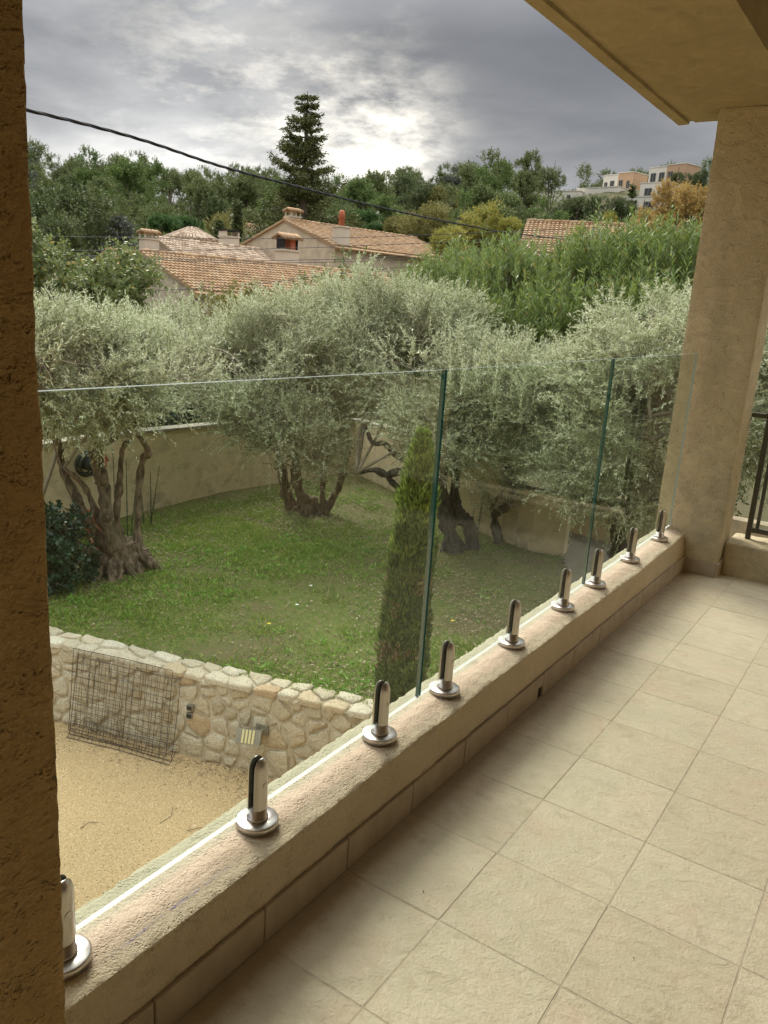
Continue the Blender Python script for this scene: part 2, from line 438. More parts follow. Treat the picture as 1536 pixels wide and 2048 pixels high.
def m_leaf(name, stops, back=None, rough=.55, trans=.3, clump=0.0, cl_scale=1.2):
    n = NT(name)
    c = n.ramp(n.rnd(), stops)
    if clump:
        c = n.mix(n.math('MULTIPLY', n.ramp(n.noise(cl_scale, 3), [(.40, 0), (.60, 1)]), clump * 1.5), c, stops[0][1])
    if back is not None:
        g = n.n('ShaderNodeNewGeometry'); c = n.mix(g.outputs['Backfacing'], c, back)
    b = n.bsdf(c, rough, 0, None, .3)
    t = n.n('ShaderNodeBsdfTranslucent'); n.l(c, t.inputs[0])
    mx = n.n('ShaderNodeMixShader'); mx.inputs[0].default_value = trans; n.l(b, mx.inputs[1]); n.l(t.outputs[0], mx.inputs[2])
    return n.done(mx.outputs[0])
MATS['olive'] = m_leaf(clump=.35, cl_scale=2.3, name='olive_leaf', stops= [(0, (.18, .21, .09)), (.4, (.34, .37, .19)), (.75, (.54, .57, .34)), (1, (.72, .72, .48))], back=(.56, .60, .40), rough=.5, trans=.25)
MATS['olive_green'] = m_leaf('olive_leaf_green', [(0, (.07, .10, .05)), (.5, (.12, .155, .085)), (1, (.22, .26, .16))], (.24, .28, .19), .5, .25)
MATS['oleander'] = m_leaf('oleander_leaf', [(0, (.09, .14, .025)), (.5, (.19, .26, .05)), (.85, (.28, .34, .085)), (.93, (.34, .36, .10)), (1, (.38, .24, .08))], (.20, .27, .10), .4, .3)
MATS['broad'] = m_leaf('broad_leaf', [(0, (.08, .12, .03)), (.5, (.15, .20, .055)), (.85, (.26, .29, .08)), (1, (.40, .28, .09))], (.22, .26, .11), .5, .3)
MATS['pine'] = m_leaf('pine_needles', [(0, (.075, .105, .035)), (.5, (.14, .175, .06)), (1, (.24, .27, .10))], None, .7, .15)
MATS['pine_light'] = m_leaf('bright_pine_needles', [(0, (.075, .12, .03)), (.5, (.12, .18, .045)), (1, (.18, .24, .07))], None, .7, .2)
MATS['dark_tree'] = m_leaf('dark_leaf', [(0, (.05, .07, .024)), (.5, (.09, .12, .038)), (1, (.15, .18, .06))], None, .6, .15)
MATS['umbrella'] = m_leaf('umbrella_pine_needles', [(0, (.035, .075, .016)), (.5, (.06, .125, .025)), (1, (.09, .18, .04))], None, .6, .2)
MATS['bluegrey'] = m_leaf('blue_cedar_needles', [(0, (.06, .075, .055)), (.5, (.10, .115, .085)), (1, (.16, .17, .13))], None, .6, .15)
MATS['yellow'] = m_leaf('yellow_autumn_leaf', [(0, (.16, .20, .045)), (.5, (.29, .30, .065)), (1, (.48, .38, .08))], None, .6, .3)
MATS['yellowgreen'] = m_leaf('yellow_green_leaf', [(0, (.12, .13, .035)), (.5, (.19, .19, .055)), (1, (.30, .25, .08))], None, .6, .3)
MATS['orange'] = m_leaf('orange_autumn_leaf', [(0, (.24, .20, .07)), (.5, (.42, .30, .10)), (1, (.60, .38, .12))], None, .6, .3)
MATS['cypress'] = m_leaf('cypress_scale_leaf', [(0, (.05, .09, .02)), (.5, (.10, .155, .035)), (1, (.18, .25, .06))], None, .6, .15)
MATS['cypress_tip'] = m_leaf('cypress_tip_leaf', [(0, (.14, .22, .04)), (.6, (.24, .33, .07)), (1, (.36, .42, .12))], None, .6, .3)
MATS['laurel'] = m_leaf('glossy_dark_leaf', [(0, (.015, .035, .018)), (.6, (.03, .065, .03)), (1, (.05, .10, .04))], None, .3, .1)
MATS['grass'] = m_leaf('grass_blade', [(0, (.11, .19, .022)), (.55, (.20, .31, .04)), (.85, (.31, .38, .08)), (1, (.48, .40, .18))], None, .6, .3)
MATS['weed'] = m_leaf('clover_leaf', [(0, (.13, .27, .035)), (.6, (.20, .38, .05)), (1, (.30, .46, .09))], None, .5, .35)
MATS['litter'] = m_leaf('dry_leaf_litter', [(0, (.13, .09, .05)), (.6, (.25, .19, .11)), (1, (.40, .33, .22))], None, .8, .1)
def m_bark(name, c1, c2, sc=18):
    n = NT(name)
    a = n.noise(sc, 6, .65, None, .3, (1, 1, .35)); b = n.noise(sc * 4, 4, .6)
    col = n.ramp(a, [(.36, c1), (.52, c2), (.68, tuple(min(1, x * 1.7) for x in c2))])
    mo = n.ramp(n.noise(4, 4), [(.5, 0), (.65, 1)])
    col = n.mix(n.math('MULTIPLY', mo, .4), col, (.14, .14, .07))
    h = n.math('ADD', a, n.math('MULTIPLY', b, .5))
    return n.done(n.bsdf(col, .9, 0, n.bump(h, .045), .2))
MATS['olive_bark'] = m_bark('olive_bark', (.055, .042, .028), (.20, .15, .10))
MATS['olive_bark_dark'] = m_bark('dark_olive_bark', (.03, .028, .026), (.095, .085, .075))
MATS['twig'] = m_simple('grey_twig', (.30, .26, .19), .9, 0, .4, 5)
MATS['pine_bark'] = m_simple('pine_trunk_bark', (.20, .16, .12), .9, 0, .4, 2)

# ------------------------------------------------------------------ meshes that look cast or trowelled
def rough_box(name, x0, x1, y0, y1, z0, z1, res, amp, nsc, round_r, mats, parent=None, seed=0, edgeamp=0.0, faces='xXyYzZ', shape=None, **tags):
    """box of fine faces with rounded, uneven edges"""
    parts_V = []; parts_F = []; off = 0
    def grid(na, nb, fn, flip):
        nonlocal off
        a = np.linspace(0, 1, na + 1); b = np.linspace(0, 1, nb + 1)
        A, B = np.meshgrid(a, b, indexing='ij'); V = fn(A.ravel(), B.ravel())
        i = np.arange(na)[:, None] * (nb + 1) + np.arange(nb)[None, :]
        q = np.stack([i, i + nb + 1, i + nb + 2, i + 1], -1).reshape(-1, 4)
        if flip: q = q[:, ::-1]
        parts_V.append(V); parts_F.append(q + off); off += len(V)
    nx = max(1, int((x1 - x0) / res)); ny = max(1, int((y1 - y0) / res)); nz = max(1, int((z1 - z0) / res))
    X = lambda t: x0 + (x1 - x0) * t
    Y = lambda t: y0 + (y1 - y0) * t
    Z = lambda t: z0 + (z1 - z0) * t
    st = lambda *a: np.stack(np.broadcast_arrays(*a), -1)
    if 'z' in faces: grid(nx, ny, lambda a, b: st(X(a), Y(b), np.full_like(a, z0)), True)
    if 'Z' in faces: grid(nx, ny, lambda a, b: st(X(a), Y(b), np.full_like(a, z1)), False)
    if 'y' in faces: grid(nx, nz, lambda a, b: st(X(a), np.full_like(a, y0), Z(b)), False)
    if 'Y' in faces: grid(nx, nz, lambda a, b: st(X(a), np.full_like(a, y1), Z(b)), True)
    if 'x' in faces: grid(ny, nz, lambda a, b: st(np.full_like(a, x0), Y(a), Z(b)), True)
    if 'X' in faces: grid(ny, nz, lambda a, b: st(np.full_like(a, x1), Y(a), Z(b)), False)
    V = np.concatenate(parts_V); F = np.concatenate(parts_F)
    lo = np.array([x0, y0, z0]) + round_r; hi = np.array([x1, y1, z1]) - round_r
    core = np.clip(V, lo, np.maximum(hi, lo)); d = V - core; L = np.linalg.norm(d, axis=1, keepdims=True)
    N = d / np.maximum(L, 1e-9); V2 = core + N * round_r
    nz_ = vnoise(V2, nsc, seed) * .6 + vnoise(V2, nsc * 3.1, seed + 5) * .3 + vnoise(V2, nsc * 9, seed + 9) * .15
    V2 = V2 + N * (nz_ * amp)[:, None]
    if edgeamp:
        e = (np.sort(np.abs(N), axis=1)[:, 1] > .25)
        V2 = V2 - N * (e * np.maximum(0, vnoise(V2, 70, seed + 2)) * edgeamp)[:, None]
    if shape is not None: V2 = shape(V2)
    return new(name, mesh(name, V2, F, mats, None, True), parent, **tags)

# ================================================================== THE BALCONY
P_ = 0.3335; X0 = 1.5602; Y1 = .777
floor = MB(); floor.box(-1.6, 5.55, -1.35, 1.09, -.25, -.0009)
FL = floor.build('floor', MATS['grout'], None, kind='structure', label='balcony floor slab with cement grout between beige tiles')
def tile_mesh(w, d, h, bev, mat, name):
    b = MB()
    x, y = w / 2, d / 2
    V = [(-x, -y, -h), (x, -y, -h), (x, y, -h), (-x, y, -h)]
    V += [(-x, -y, -bev), (x, -y, -bev), (x, y, -bev), (-x, y, -bev)]
    V += [(-x + bev, -y + bev, 0), (x - bev, -y + bev, 0), (x - bev, y - bev, 0), (-x + bev, y - bev, 0)]
    F = [(8, 9, 10, 11)]
    for k in range(4):
        F += [(k, (k + 1) % 4, 4 + (k + 1) % 4, 4 + k), (4 + k, 4 + (k + 1) % 4, 8 + (k + 1) % 4, 8 + k)]
    b.add(V, F)
    return mesh(name, b.V, b.F, [mat], b.M)
G_ = .0042
tm_full = tile_mesh(P_ - G_, P_ - G_, .008, .0012, MATS['tile'], 'floor_tile')
first_d = 1.083 - Y1
tm_edge = tile_mesh(P_ - G_, first_d - G_, .008, .0012, MATS['tile'], 'floor_tile')
rng = random.Random(3)
for i in range(-9, 12):
    cxp = X0 + (i + .5) * P_
    if cxp > 5.45: continue
    for j in range(-1, 6):
        if j == -1: me, cyp = tm_edge, Y1 + first_d / 2
        else: me, cyp = tm_full, Y1 - (j + .5) * P_
        if cxp + P_ / 2 > 5.3 and cyp < .8: 
            pass
        t = new('floor_tile', me, FL); t.location = (cxp, cyp, rng.uniform(-.0006, .0006)); t.rotation_euler = (rng.gauss(0, .0012), rng.gauss(0, .0012), 0)

def ledge_shape(V):
    x, y, z = V[:, 0].copy(), V[:, 1].copy(), V[:, 2].copy()
    P2 = np.stack([x, np.zeros_like(x), np.zeros_like(x)], -1)
    w = vnoise(P2, 1.3, 4) * .010 + vnoise(P2, 4.1, 8) * .005
    s = np.clip((1.165 - y) / .085, 0, 1)          # only the inner lip wanders
    topm = np.clip((z - .10) / .14, 0, 1)
    V = V.copy()
    V[:, 1] = y + s * topm * (w + .004)
    V[:, 2] = z - s * topm * (.006 + .8 * np.abs(vnoise(P2, 2.3, 12)) * .016)
    return V
LEDGE = empty('balcony_ledge', (3.0, 1.18, 0), label='low rough beige rendered ledge that carries the glass panes', category='ledge')
def under(o, parent):
    o.parent = parent; o.matrix_parent_inverse = Matrix.Translation(-Vector(parent.location)) if parent.rotation_euler.z == 0 else parent.matrix_basis.inverted()
o = rough_box('ledge_body', .30, 5.14, 1.084, 1.275, -.25, .246, .0095, .0042, 16, .008, MATS['ledge'], None, 3, .005, 'XyYZ', ledge_shape)
under(o, LEDGE)
sk = tile_mesh(P_ - .004, .100, .010, .002, MATS['skirting'], 'skirting_tile')
for i in range(-3, 11):
    if i == 3: continue
    cxp = X0 + (i + .5) * P_
    if cxp + P_ / 2 > 5.1: continue
    t = new('skirting_tile', sk); t.location = (cxp, 1.072 + rng.uniform(-.0008, .0008), .0515); t.rotation_euler = (R(90), 0, 0); under(t, LEDGE)
skf = tile_mesh(5.115 - (X0 + 10 * P_) - .004, .100, .010, .002, MATS['skirting'], 'skirting_tile')
t = new('skirting_tile', skf); t.location = ((5.115 + X0 + 10 * P_) / 2, 1.072, .0515); t.rotation_euler = (R(90), 0, 0); under(t, LEDGE)
# the tile with the square drain hole at its near... far end
xa, xb = X0 + 3 * P_, X0 + 4 * P_
hx0, hx1 = xb - .045, xb - .003
t = tile_mesh(hx0 - xa - .004, .100, .010, .002, MATS['skirting'], 'skirting_tile')
t = new('skirting_tile', t, label='skirting tile cut short beside the square drain hole'); t.location = ((xa + hx0) / 2, 1.072, .0515); t.rotation_euler = (R(90), 0, 0); under(t, LEDGE)
t = tile_mesh(hx1 - hx0, .048, .010, .002, MATS['skirting'], 'skirting_tile')
t = new('skirting_tile', t, label='small piece of skirting tile above the drain hole'); t.location = ((hx0 + hx1) / 2, 1.072, .0775); t.rotation_euler = (R(90), 0, 0); under(t, LEDGE)
b = MB(); b.box(hx0, hx1, 1.0785, 1.083, .004, .052); t = b.build('drain_hole', MATS['dark']); under(t, LEDGE)

def column(x0, x1, lab, mat, res, seed, skirt, amp=.002):
    c = empty('column', ((x0 + x1) / 2, 1.085, 0), label=lab, category='column')
    o = rough_box('shaft', x0, x1, .885, 1.29, -.006, 2.705, res, amp, 9, .008, mat, None, seed, .004, 'xXyY'); under(o, c)
    if skirt:
        b = MB(); b.box(x0 - .011, x0 - .0005, .8865, 1.071, .001, .088); o = b.build('skirting_tile', MATS['skirting']); under(o, c)
        b = MB(); b.box(x0 - .011, x1 - .09, .872, .8845, .001, .090); o = b.build('skirting_tile', MATS['skirting']); under(o, c)
    return c
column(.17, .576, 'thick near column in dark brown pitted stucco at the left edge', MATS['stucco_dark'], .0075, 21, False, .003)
column(5.12, 5.42, 'beige stucco column with grey damp stains beyond the glass', MATS['stucco'], .016, 33, True)

# slab over the balcony with its drip groove, the beam and the inner ceiling
prof = [(.885, 2.95), (.885, 2.706), (1.50, 2.706), (1.503, 2.716), (1.535, 2.716), (1.538, 2.700), (1.60, 2.698), (1.612, 2.706), (1.612, 3.02), (.885, 3.02)]
nX = 220; xs = np.linspace(-1.6, 5.45, nX)
# finer cross sections
pp = []
for k in range(len(prof) - 1):
    a, b_ = np.array(prof[k]), np.array(prof[k + 1]); L = np.linalg.norm(b_ - a); nn = max(1, int(L / .03))
    for q in range(nn): pp.append(a + (b_ - a) * q / nn)
pp.append(np.array(prof[-1])); pp = np.array(pp); npf = len(pp)
V = np.zeros((nX, npf, 3)); V[:, :, 0] = xs[:, None]; V[:, :, 1] = pp[:, 0]; V[:, :, 2] = pp[:, 1]
V = V.reshape(-1, 3); wob = fbm(V, 2.2, 5) * .005 + fbm(V, 14, 9) * .0016; V[:, 2] += wob; V[:, 1] += wob * .8 * (V[:, 1] > 1.45)
i = np.arange(nX - 1)[:, None] * npf + np.arange(npf - 1)[None, :]
F = np.stack([i, i + 1, i + npf + 1, i + npf], -1).reshape(-1, 4).tolist()
F.append(list(range((nX - 1) * npf, nX * npf))[::-1]); F.append(list(range(npf)))
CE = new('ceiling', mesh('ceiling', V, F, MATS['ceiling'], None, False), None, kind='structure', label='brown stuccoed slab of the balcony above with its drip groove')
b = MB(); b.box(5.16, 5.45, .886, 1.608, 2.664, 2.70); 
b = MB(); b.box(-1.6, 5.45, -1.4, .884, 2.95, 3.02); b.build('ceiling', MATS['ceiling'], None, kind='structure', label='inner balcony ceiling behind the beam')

# house behind the photographer and below the balcony
b = MB()
b.box(-1.75, .1, -1.5, -1.35, -.25, 3.02); b.box(2.1, 6.6, -1.5, -1.35, -.25, 3.02); b.box(.1, 2.1, -1.5, -1.35, 2.15, 3.02)
b.box(-1.75, -1.6, -1.35, 1.29, -.25, 3.02)
b.box(-1.75, 5.6, 1.02, 1.262, -2.9, -.255); b.box(5.44, 5.6, -1.5, 1.02, -2.9, -.255)
b.build('house_wall', MATS['facade'], None, kind='structure', label='rendered wall of the house behind and below the balcony')
d = empty('french_window', (1.1, -1.42, 0), label='white framed french window in the house wall behind the balcony', category='window')
b = MB()
for x in (.105, 1.065, 2.025): b.box(x, x + .07, -1.45, -1.38, .0, 2.14)
b.box(.175, 1.065, -1.449, -1.381, .0, .09); b.box(1.135, 2.025, -1.449, -1.381, .0, .09); b.box(.175, 1.065, -1.449, -1.381, 2.05, 2.14); b.box(1.135, 2.025, -1.449, -1.381, 2.05, 2.14)
o = b.build('frame', MATS['white_frame']); under(o, d)
for x0, x1 in ((.175, 1.065), (1.135, 2.025)):
    b = MB(); b.box(x0, x1, -1.425, -1.405, .09, 2.05); o = b.build('pane', MATS['window']); under(o, d)

# far parapet with its metal railing
PAR = empty('parapet', (5.40, -.2, 0), label='low beige rendered parapet across the far end of the balcony', category='parapet')
o = rough_box('parapet_body', 5.235, 5.56, -1.35, .884, -.25, .215, .02, .006, 8, .03, MATS['stucco'], None, 51, .003, 'xXZ'); under(o, PAR)
RL = empty('metal_railing', (5.42, -.2, .21), label='grey green metal railing with glass panel on the far parapet', category='railing')
def rb(name, *a, mat='dark_metal', **k):
    b = MB(); b.box(*a); o = b.build(name, MATS[mat], **k); under(o, RL); return o
rb('post', 5.405, 5.435, .765, .795, .20, .985); rb('post', 5.405, 5.435, -.60, -.57, .20, .985)
rb('top_rail', 5.40, 5.44, -1.34, .80, .985, 1.02); rb('wall_bracket', 5.405, 5.435, .80, .884, .985, 1.012)
rb('side_plate', 5.385, 5.45, .60, .765, 1.021, 1.10)
rb('bottom_rail', 5.407, 5.433, -.57, .765, .262, .292)
rb('frame_stile', 5.409, 5.431, .725, .745, .292, .985); rb('frame_stile', 5.409, 5.431, -.56, -.54, .292, .985)
rb('glass_panel', 5.417, 5.423, -.54, .725, .30, .96, mat='glass')

# ------------------------------------------------------------------ glass panes
YG = 1.176; ZB = .300; TH = .0125
def pane(x0, x1, lab, zt0, zt1):
    V = [(x0, YG - TH / 2, ZB), (x1, YG - TH / 2, ZB), (x1, YG + TH / 2, ZB), (x0, YG + TH / 2, ZB),
         (x0, YG - TH / 2, zt0), (x1, YG - TH / 2, zt1), (x1, YG + TH / 2, zt1), (x0, YG + TH / 2, zt0)]
    F = [(0, 3, 2, 1), (4, 5, 6, 7), (0, 1, 5, 4), (2, 3, 7, 6), (0, 4, 7, 3), (1, 2, 6, 5)]
    me = mesh('balustrade_panel', V, [list(f) for f in F], [MATS['glass'], MATS['glass_edge'], MATS['glass_rim'], MATS['glass_foot']], [3, 2, 0, 0, 1, 2 if x1 > 5 else 1])
    return new('balustrade_panel', me, None, label=lab, category='glass panel', group='frameless glass panes of the balustrade')
pane(.575, 2.049, 'long frameless glass pane nearest the dark column', 1.352, 1.346)
pane(2.061, 3.529, 'middle frameless glass pane with dark green edge, before the cypress', 1.346, 1.349)
pane(3.541, 5.018, 'far frameless glass pane ending in front of the beige column', 1.349, 1.352)

# ------------------------------------------------------------------ clamps
def make_spigot(loc, lab):
    t = empty('glass_clamp', loc, label=lab, category='glass clamp', group='steel clamps holding the glass along the ledge')
    def lathe(prof, n, name, mat, sm=True):
        V = []; F = []
        for r, z in prof:
            for k in range(n): V.append((r * math.cos(2 * math.pi * k / n), r * math.sin(2 * math.pi * k / n), z))
        for a in range(len(prof) - 1):
            for k in range(n): F.append([a * n + k, a * n + (k + 1) % n, (a + 1) * n + (k + 1) % n, (a + 1) * n + k])
        F.append(list(range((len(prof) - 1) * n, len(prof) * n)))
        me = mesh(name, V, F, mat, None, sm)
        if sm: me.polygons.foreach_set('use_smooth', [True] * (len(F) - 1) + [False])
        return new(name, me, t)
    lathe([(.051, 0), (.0535, .001), (.0535, .014), (.0525, .0165), (.050, .018), (.028, .0185)], 48, 'base_disc', MATS['steel'])
    lathe([(.0275, .0187), (.0275, .024), (.0262, .0262), (.0245, .027), (.0243, .05)], 32, 'collar', MATS['steel'])
    # two half shells with the slot between them
    bz = [(.0243, .0505), (.0243, .14), (.0241, .152), (.0232, .163), (.0212, .172), (.0178, .1795), (.0135, .184), (.0095, .186)]
    n = 14
    for s in (-1, 1):
        V = []; F = []
        gap = .0085
        for r, z in bz:
            for k in range(n + 1):
                th = math.pi * k / n
                V.append((r * math.cos(th), s * max(gap, r * math.sin(th)), z))
        m1 = n + 1
        for a in range(len(bz) - 1):
            for k in range(n):
                q = [a * m1 + k, a * m1 + k + 1, (a + 1) * m1 + k + 1, (a + 1) * m1 + k]
                F.append(q if s > 0 else q[::-1])
            q = [a * m1 + n, a * m1, (a + 1) * m1, (a + 1) * m1 + n]; F.append(q if s > 0 else q[::-1])
        q = list(range((len(bz) - 1) * m1, len(bz) * m1)); F.append(q if s > 0 else q[::-1])
        me = mesh('clamp_jaw', V, F, MATS['steel'], None, False)
        fl = [True] * len(F)
        for a in range(len(bz) - 1): fl[a * (n + 1) + n] = False
        fl[-1] = False
        me.polygons.foreach_set('use_smooth', fl)
        new('clamp_jaw', me, t)
        b = MB()
        y0, y1 = (TH / 2 + .0003, .0084)
        if s < 0: y0, y1 = -y1, -y0
        b.add([(x, y, z) for y in (y0, y1) for x, z in [(-.0238, .051), (.0238, .051), (.0238, .15), (.0228, .162), (.0175, .178), (.009, .1835), (-.009, .1835), (-.0175, .178), (-.0228, .162), (-.0238, .15)]],
              [list(range(10)), list(range(19, 9, -1))] + [[k, 10 + k, 10 + (k + 1) % 10, (k + 1) % 10] for k in range(10)])
        b.build('rubber_gasket', MATS['black'], t)
    b = MB()
    b.tube([(.0, -.0235, .118), (.0, -.0252, .118)], .0075, 16); b.build('grub_screw', MATS['steel'], t)
    return t
SPX = [.757, 1.303, 1.840, 2.233, 2.761, 3.292, 3.707, 4.253, 4.815]
SL = ['steel glass clamp half hidden by the dark near column', 'steel glass clamp second from the near column, over the gravel', 'third steel glass clamp from the near column, before the end of the stone wall',
      'steel glass clamp just past the first glass joint, by the cypress foot', 'fifth steel glass clamp from the near column, in front of the lawn', 'steel glass clamp just before the second glass joint',
      'steel glass clamp just past the second glass joint', 'steel glass clamp second from the far column', 'steel glass clamp nearest the beige far column']
sp0 = make_spigot((SPX[0], YG, .2475), SL[0])
for k in range(1, 9):
    copy_tree(sp0, (SPX[k], YG, .2475), rng.uniform(-.03, .03), None, label=SL[k])

# small litter on the tiles
for k, (x, y, lab) in enumerate([(1.62, .86, 'tiny dark crumb on the tile nearest the skirting'), (1.75, .33, 'tiny dark crumb on a middle floor tile'), (3.9, .33, 'small dry leaf scrap on the far floor tiles')]):
    b = MB(); s = .004 if k < 2 else .012
    b.add([(0, 0, 0), (s, .3 * s, .001), (1.3 * s, s, .0015), (.2 * s, .8 * s, .001), (.6 * s, .5 * s, .003)], [(0, 1, 4), (1, 2, 4), (2, 3, 4), (3, 0, 4), (0, 3, 2, 1)])
    o = b.build('floor_crumb', MATS['soil'] if k < 2 else MATS['litter'], None, label=lab, category='litter'); o.location = (x, y, .002)

# ================================================================== GROUND
ZL, ZG = -2.0, -2.8
sw0 = np.array([3.74, 8.84]); swd = np.array([.268, -.963]); swd = swd / np.linalg.norm(swd); swn = np.array([-swd[1], swd[0]])   # swn points into the lawn
if swn[0] < 0: swn = -swn
SWL = 6.9
def swp(s, t=0.0): return sw0 + swd * s + swn * t
wallpts = [(-1.5, 8.9), (3.0, 9.45), (6.374, 9.82), (8.241, 10.138), (10.16, 10.29), (12.6, 9.95), (13.52, 9.77), (12.685, 8.133), (11.93, 6.65), (11.15, 5.12), (11.02, 4.55), (11.09, 4.02)]
WP = np.array(wallpts)
def sheet(name, poly, z, mat, res=.25, amp=0.0, **tags):
    """ground sheet filled on a grid inside a polygon"""
    poly = np.array(poly); x0, y0 = poly.min(0); x1, y1 = poly.max(0)
    nx = int((x1 - x0) / res) + 1; ny = int((y1 - y0) / res) + 1
    xs = np.linspace(x0, x1, nx + 1); ys = np.linspace(y0, y1, ny + 1)
    A, B = np.meshgrid(xs, ys, indexing='ij'); V = np.stack([A.ravel(), B.ravel(), np.zeros(A.size)], -1)
    i = np.arange(nx)[:, None] * (ny + 1) + np.arange(ny)[None, :]
    F = np.stack([i, i + ny + 1, i + ny + 2, i + 1], -1).reshape(-1, 4)
    c = V[F].mean(1)[:, :2]; F = F[inside(c, poly)]
    V[:, 2] = z + amp * fbm(V, .8, 3)
    return new(name, mesh(name, V, F, mat, None, True), None, **tags)
def inside(P, poly):
    n = len(poly); r = np.zeros(len(P), bool); j = n - 1
    for i in range(n):
        xi, yi = poly[i]; xj, yj = poly[j]
        c = ((yi > P[:, 1]) != (yj > P[:, 1])) & (P[:, 0] < (xj - xi) * (P[:, 1] - yi) / ((yj - yi) or 1e-9) + xi)
        r ^= c; j = i
    return r
def m_lawn():
    n = NT('lawn_soil')
    a = n.noise(.9, 6, .6); b = n.noise(9, 6, .65); f = n.noise(70, 4, .7)
    c = n.ramp(b, [(.3, (.10, .15, .03)), (.5, (.15, .19, .045)), (.68, (.22, .18, .08))])
    c = n.mix(n.math('MULTIPLY', n.ramp(a, [(.45, 0), (.62, 1)]), .6), c, (.17, .125, .075))
    c = n.mix(n.math('MULTIPLY', n.ramp(f, [(.5, 0), (.7, 1)]), .5), c, (.24, .20, .12))
    return n.done(n.bsdf(c, .95, 0, n.bump(n.math('ADD', b, f), .03), .1))
MATS['lawn'] = m_lawn()
def m_gravel():
    n = NT('sandy_gravel')
    v = n.vor(60); v2 = n.vor(130); a = n.noise(1.2, 5, .6); f = n.noise(200, 3, .7)
    c = n.ramp(n.math('ADD', n.math('MULTIPLY', n.noise(45, 4, .7), .6), n.math('MULTIPLY', f, .4)), [(.32, (.28, .18, .09)), (.48, (.56, .40, .21)), (.62, (.68, .51, .29)), (.75, (.80, .66, .45))])
    c = n.mix(n.math('MULTIPLY', n.ramp(a, [(.4, 0), (.65, 1)]), .3), c, (.46, .33, .17))
    h = n.math('ADD', v.outputs['Distance'], n.math('MULTIPLY', v2.outputs['Distance'], .6))
    return n.done(n.bsdf(c, .95, 0, n.bump(h, .012), .1))
MATS['gravel'] = m_gravel()
lawn_poly = [tuple(swp(-5, .2)), tuple(swp(SWL, .2)), (5.9, 1.28), (11.2, 1.28), (11.2, 4.0)] + [(x, y) for x, y in wallpts[::-1]] 
lawn_poly = [tuple(swp(-5, .2)), tuple(swp(SWL, .2)), (5.7, -1.5), (13.0, -1.5), (13.0, 3.3), (12.6, 5.0)] + [tuple(p) for p in [(11.30, 5.0), (11.25, 5.12), (12.1, 6.65), (12.85, 8.133), (13.66, 9.87), (12.6, 10.05), (10.16, 10.40), (8.241, 10.24), (6.374, 9.94), (3.0, 9.57), (-1.5, 9.0)]]
sheet('lawn', lawn_poly, ZL, MATS['lawn'], .15, .035, kind='structure', label='grassy garden ground behind the stone wall')
b = MB(); b.add([(-9, 1.263, ZG), (5.8, 1.263, ZG), (5.8, 2.0, ZG), (*swp(SWL, .1), ZG), (*swp(-5, .1), ZG), (-9, 13, ZG)], [(0, 1, 2, 3, 4, 5)])
b.build('gravel_yard', MATS['gravel'], None, kind='structure', label='sandy gravel yard below the balcony')
pat = [(9.6, 3.1), (10.1, 3.6), (10.95, 3.98), (12.9, 4.9), (12.9, -1.4), (9.2, -1.4)]
sheet('patio', pat, ZL + .045, MATS['concrete'], .08, .0, kind='structure', label='grey concrete patio beside the garden wall')

# terrain: out to the horizon, low inside the garden, a wooded hill beyond the houses
NA, NR = 180, 90
rr = np.concatenate([np.linspace(7, 60, 50), np.geomspace(63, 3500, 40)])
aa = np.linspace(0, 2 * np.pi, NA, endpoint=False)
def hill(x, y):
    r = np.hypot(x, y); az = np.degrees(np.arctan2(y, x))
    def ss(a, b, v): t = np.clip((v - a) / (b - a), 0, 1); return t * t * (3 - 2 * t)
    front = np.exp(-((az - 32) / 75.0) ** 2)
    h = -1.7 + 1.6 * ss(20, 45, r) + front * (3.0 * ss(45, 75, r) + (14.5 + 7.0 * ss(0, 1, (30 - az) / 12.0) - 6.0 * ss(0, 1, (az - 32) / 8.0)) * ss(68 + 54 * ss(0, 1, (28 - az) / 5.0), 165 - 8 * ss(0, 1, (28 - az) / 5.0), r) + 2.0 * ss(165, 240, r)) - 10 * ss(400, 1500, r) * front
    P = np.stack([x, y, 0 * x], -1)
    h = h + ss(60, 120, r) * (vnoise(P, .012, 3) * 2.6 + vnoise(P, .03, 6) * 1.0)
    return h
def terrain_z(x, y):
    x = np.atleast_1d(np.asarray(x, float)); y = np.atleast_1d(np.asarray(y, float))
    z = hill(x, y)
    gard = np.array([(-12, -9), (13.3, -9), (13.3, 3.4), (11.9, 5.0), (13.9, 9.9), (10.16, 10.6), (6.3, 10.1), (-1.5, 9.1), (-12, 13)])
    ins = inside(np.stack([x, y], -1), gard)
    return np.where(ins, -3.2, z)
A, Rr = np.meshgrid(aa, rr, indexing='ij'); x = (Rr * np.cos(A)).ravel(); y = (Rr * np.sin(A)).ravel()
z = terrain_z(x, y); V = np.stack([x, y, z], -1); nr = len(rr)
V = np.concatenate([V, [[0, 0, -3.2]]])
i = np.arange(NA)[:, None] * nr + np.arange(nr - 1)[None, :]; j = ((np.arange(NA) + 1) % NA)[:, None] * nr + np.arange(nr - 1)[None, :]
F = np.stack([i, i + 1, j + 1, j], -1).reshape(-1, 4).tolist() + [[k * nr, ((k + 1) % NA) * nr, len(V) - 1] for k in range(NA)]
MATS['terrain'] = m_simple('scrub_ground', (.045, .055, .02), .95, 0, 0, .35, .1, .1, (.10, .085, .045))
new('terrain', mesh('terrain', V, F, MATS['terrain'], None, True), None, kind='structure', label='scrubby ground rising to the wooded hill')

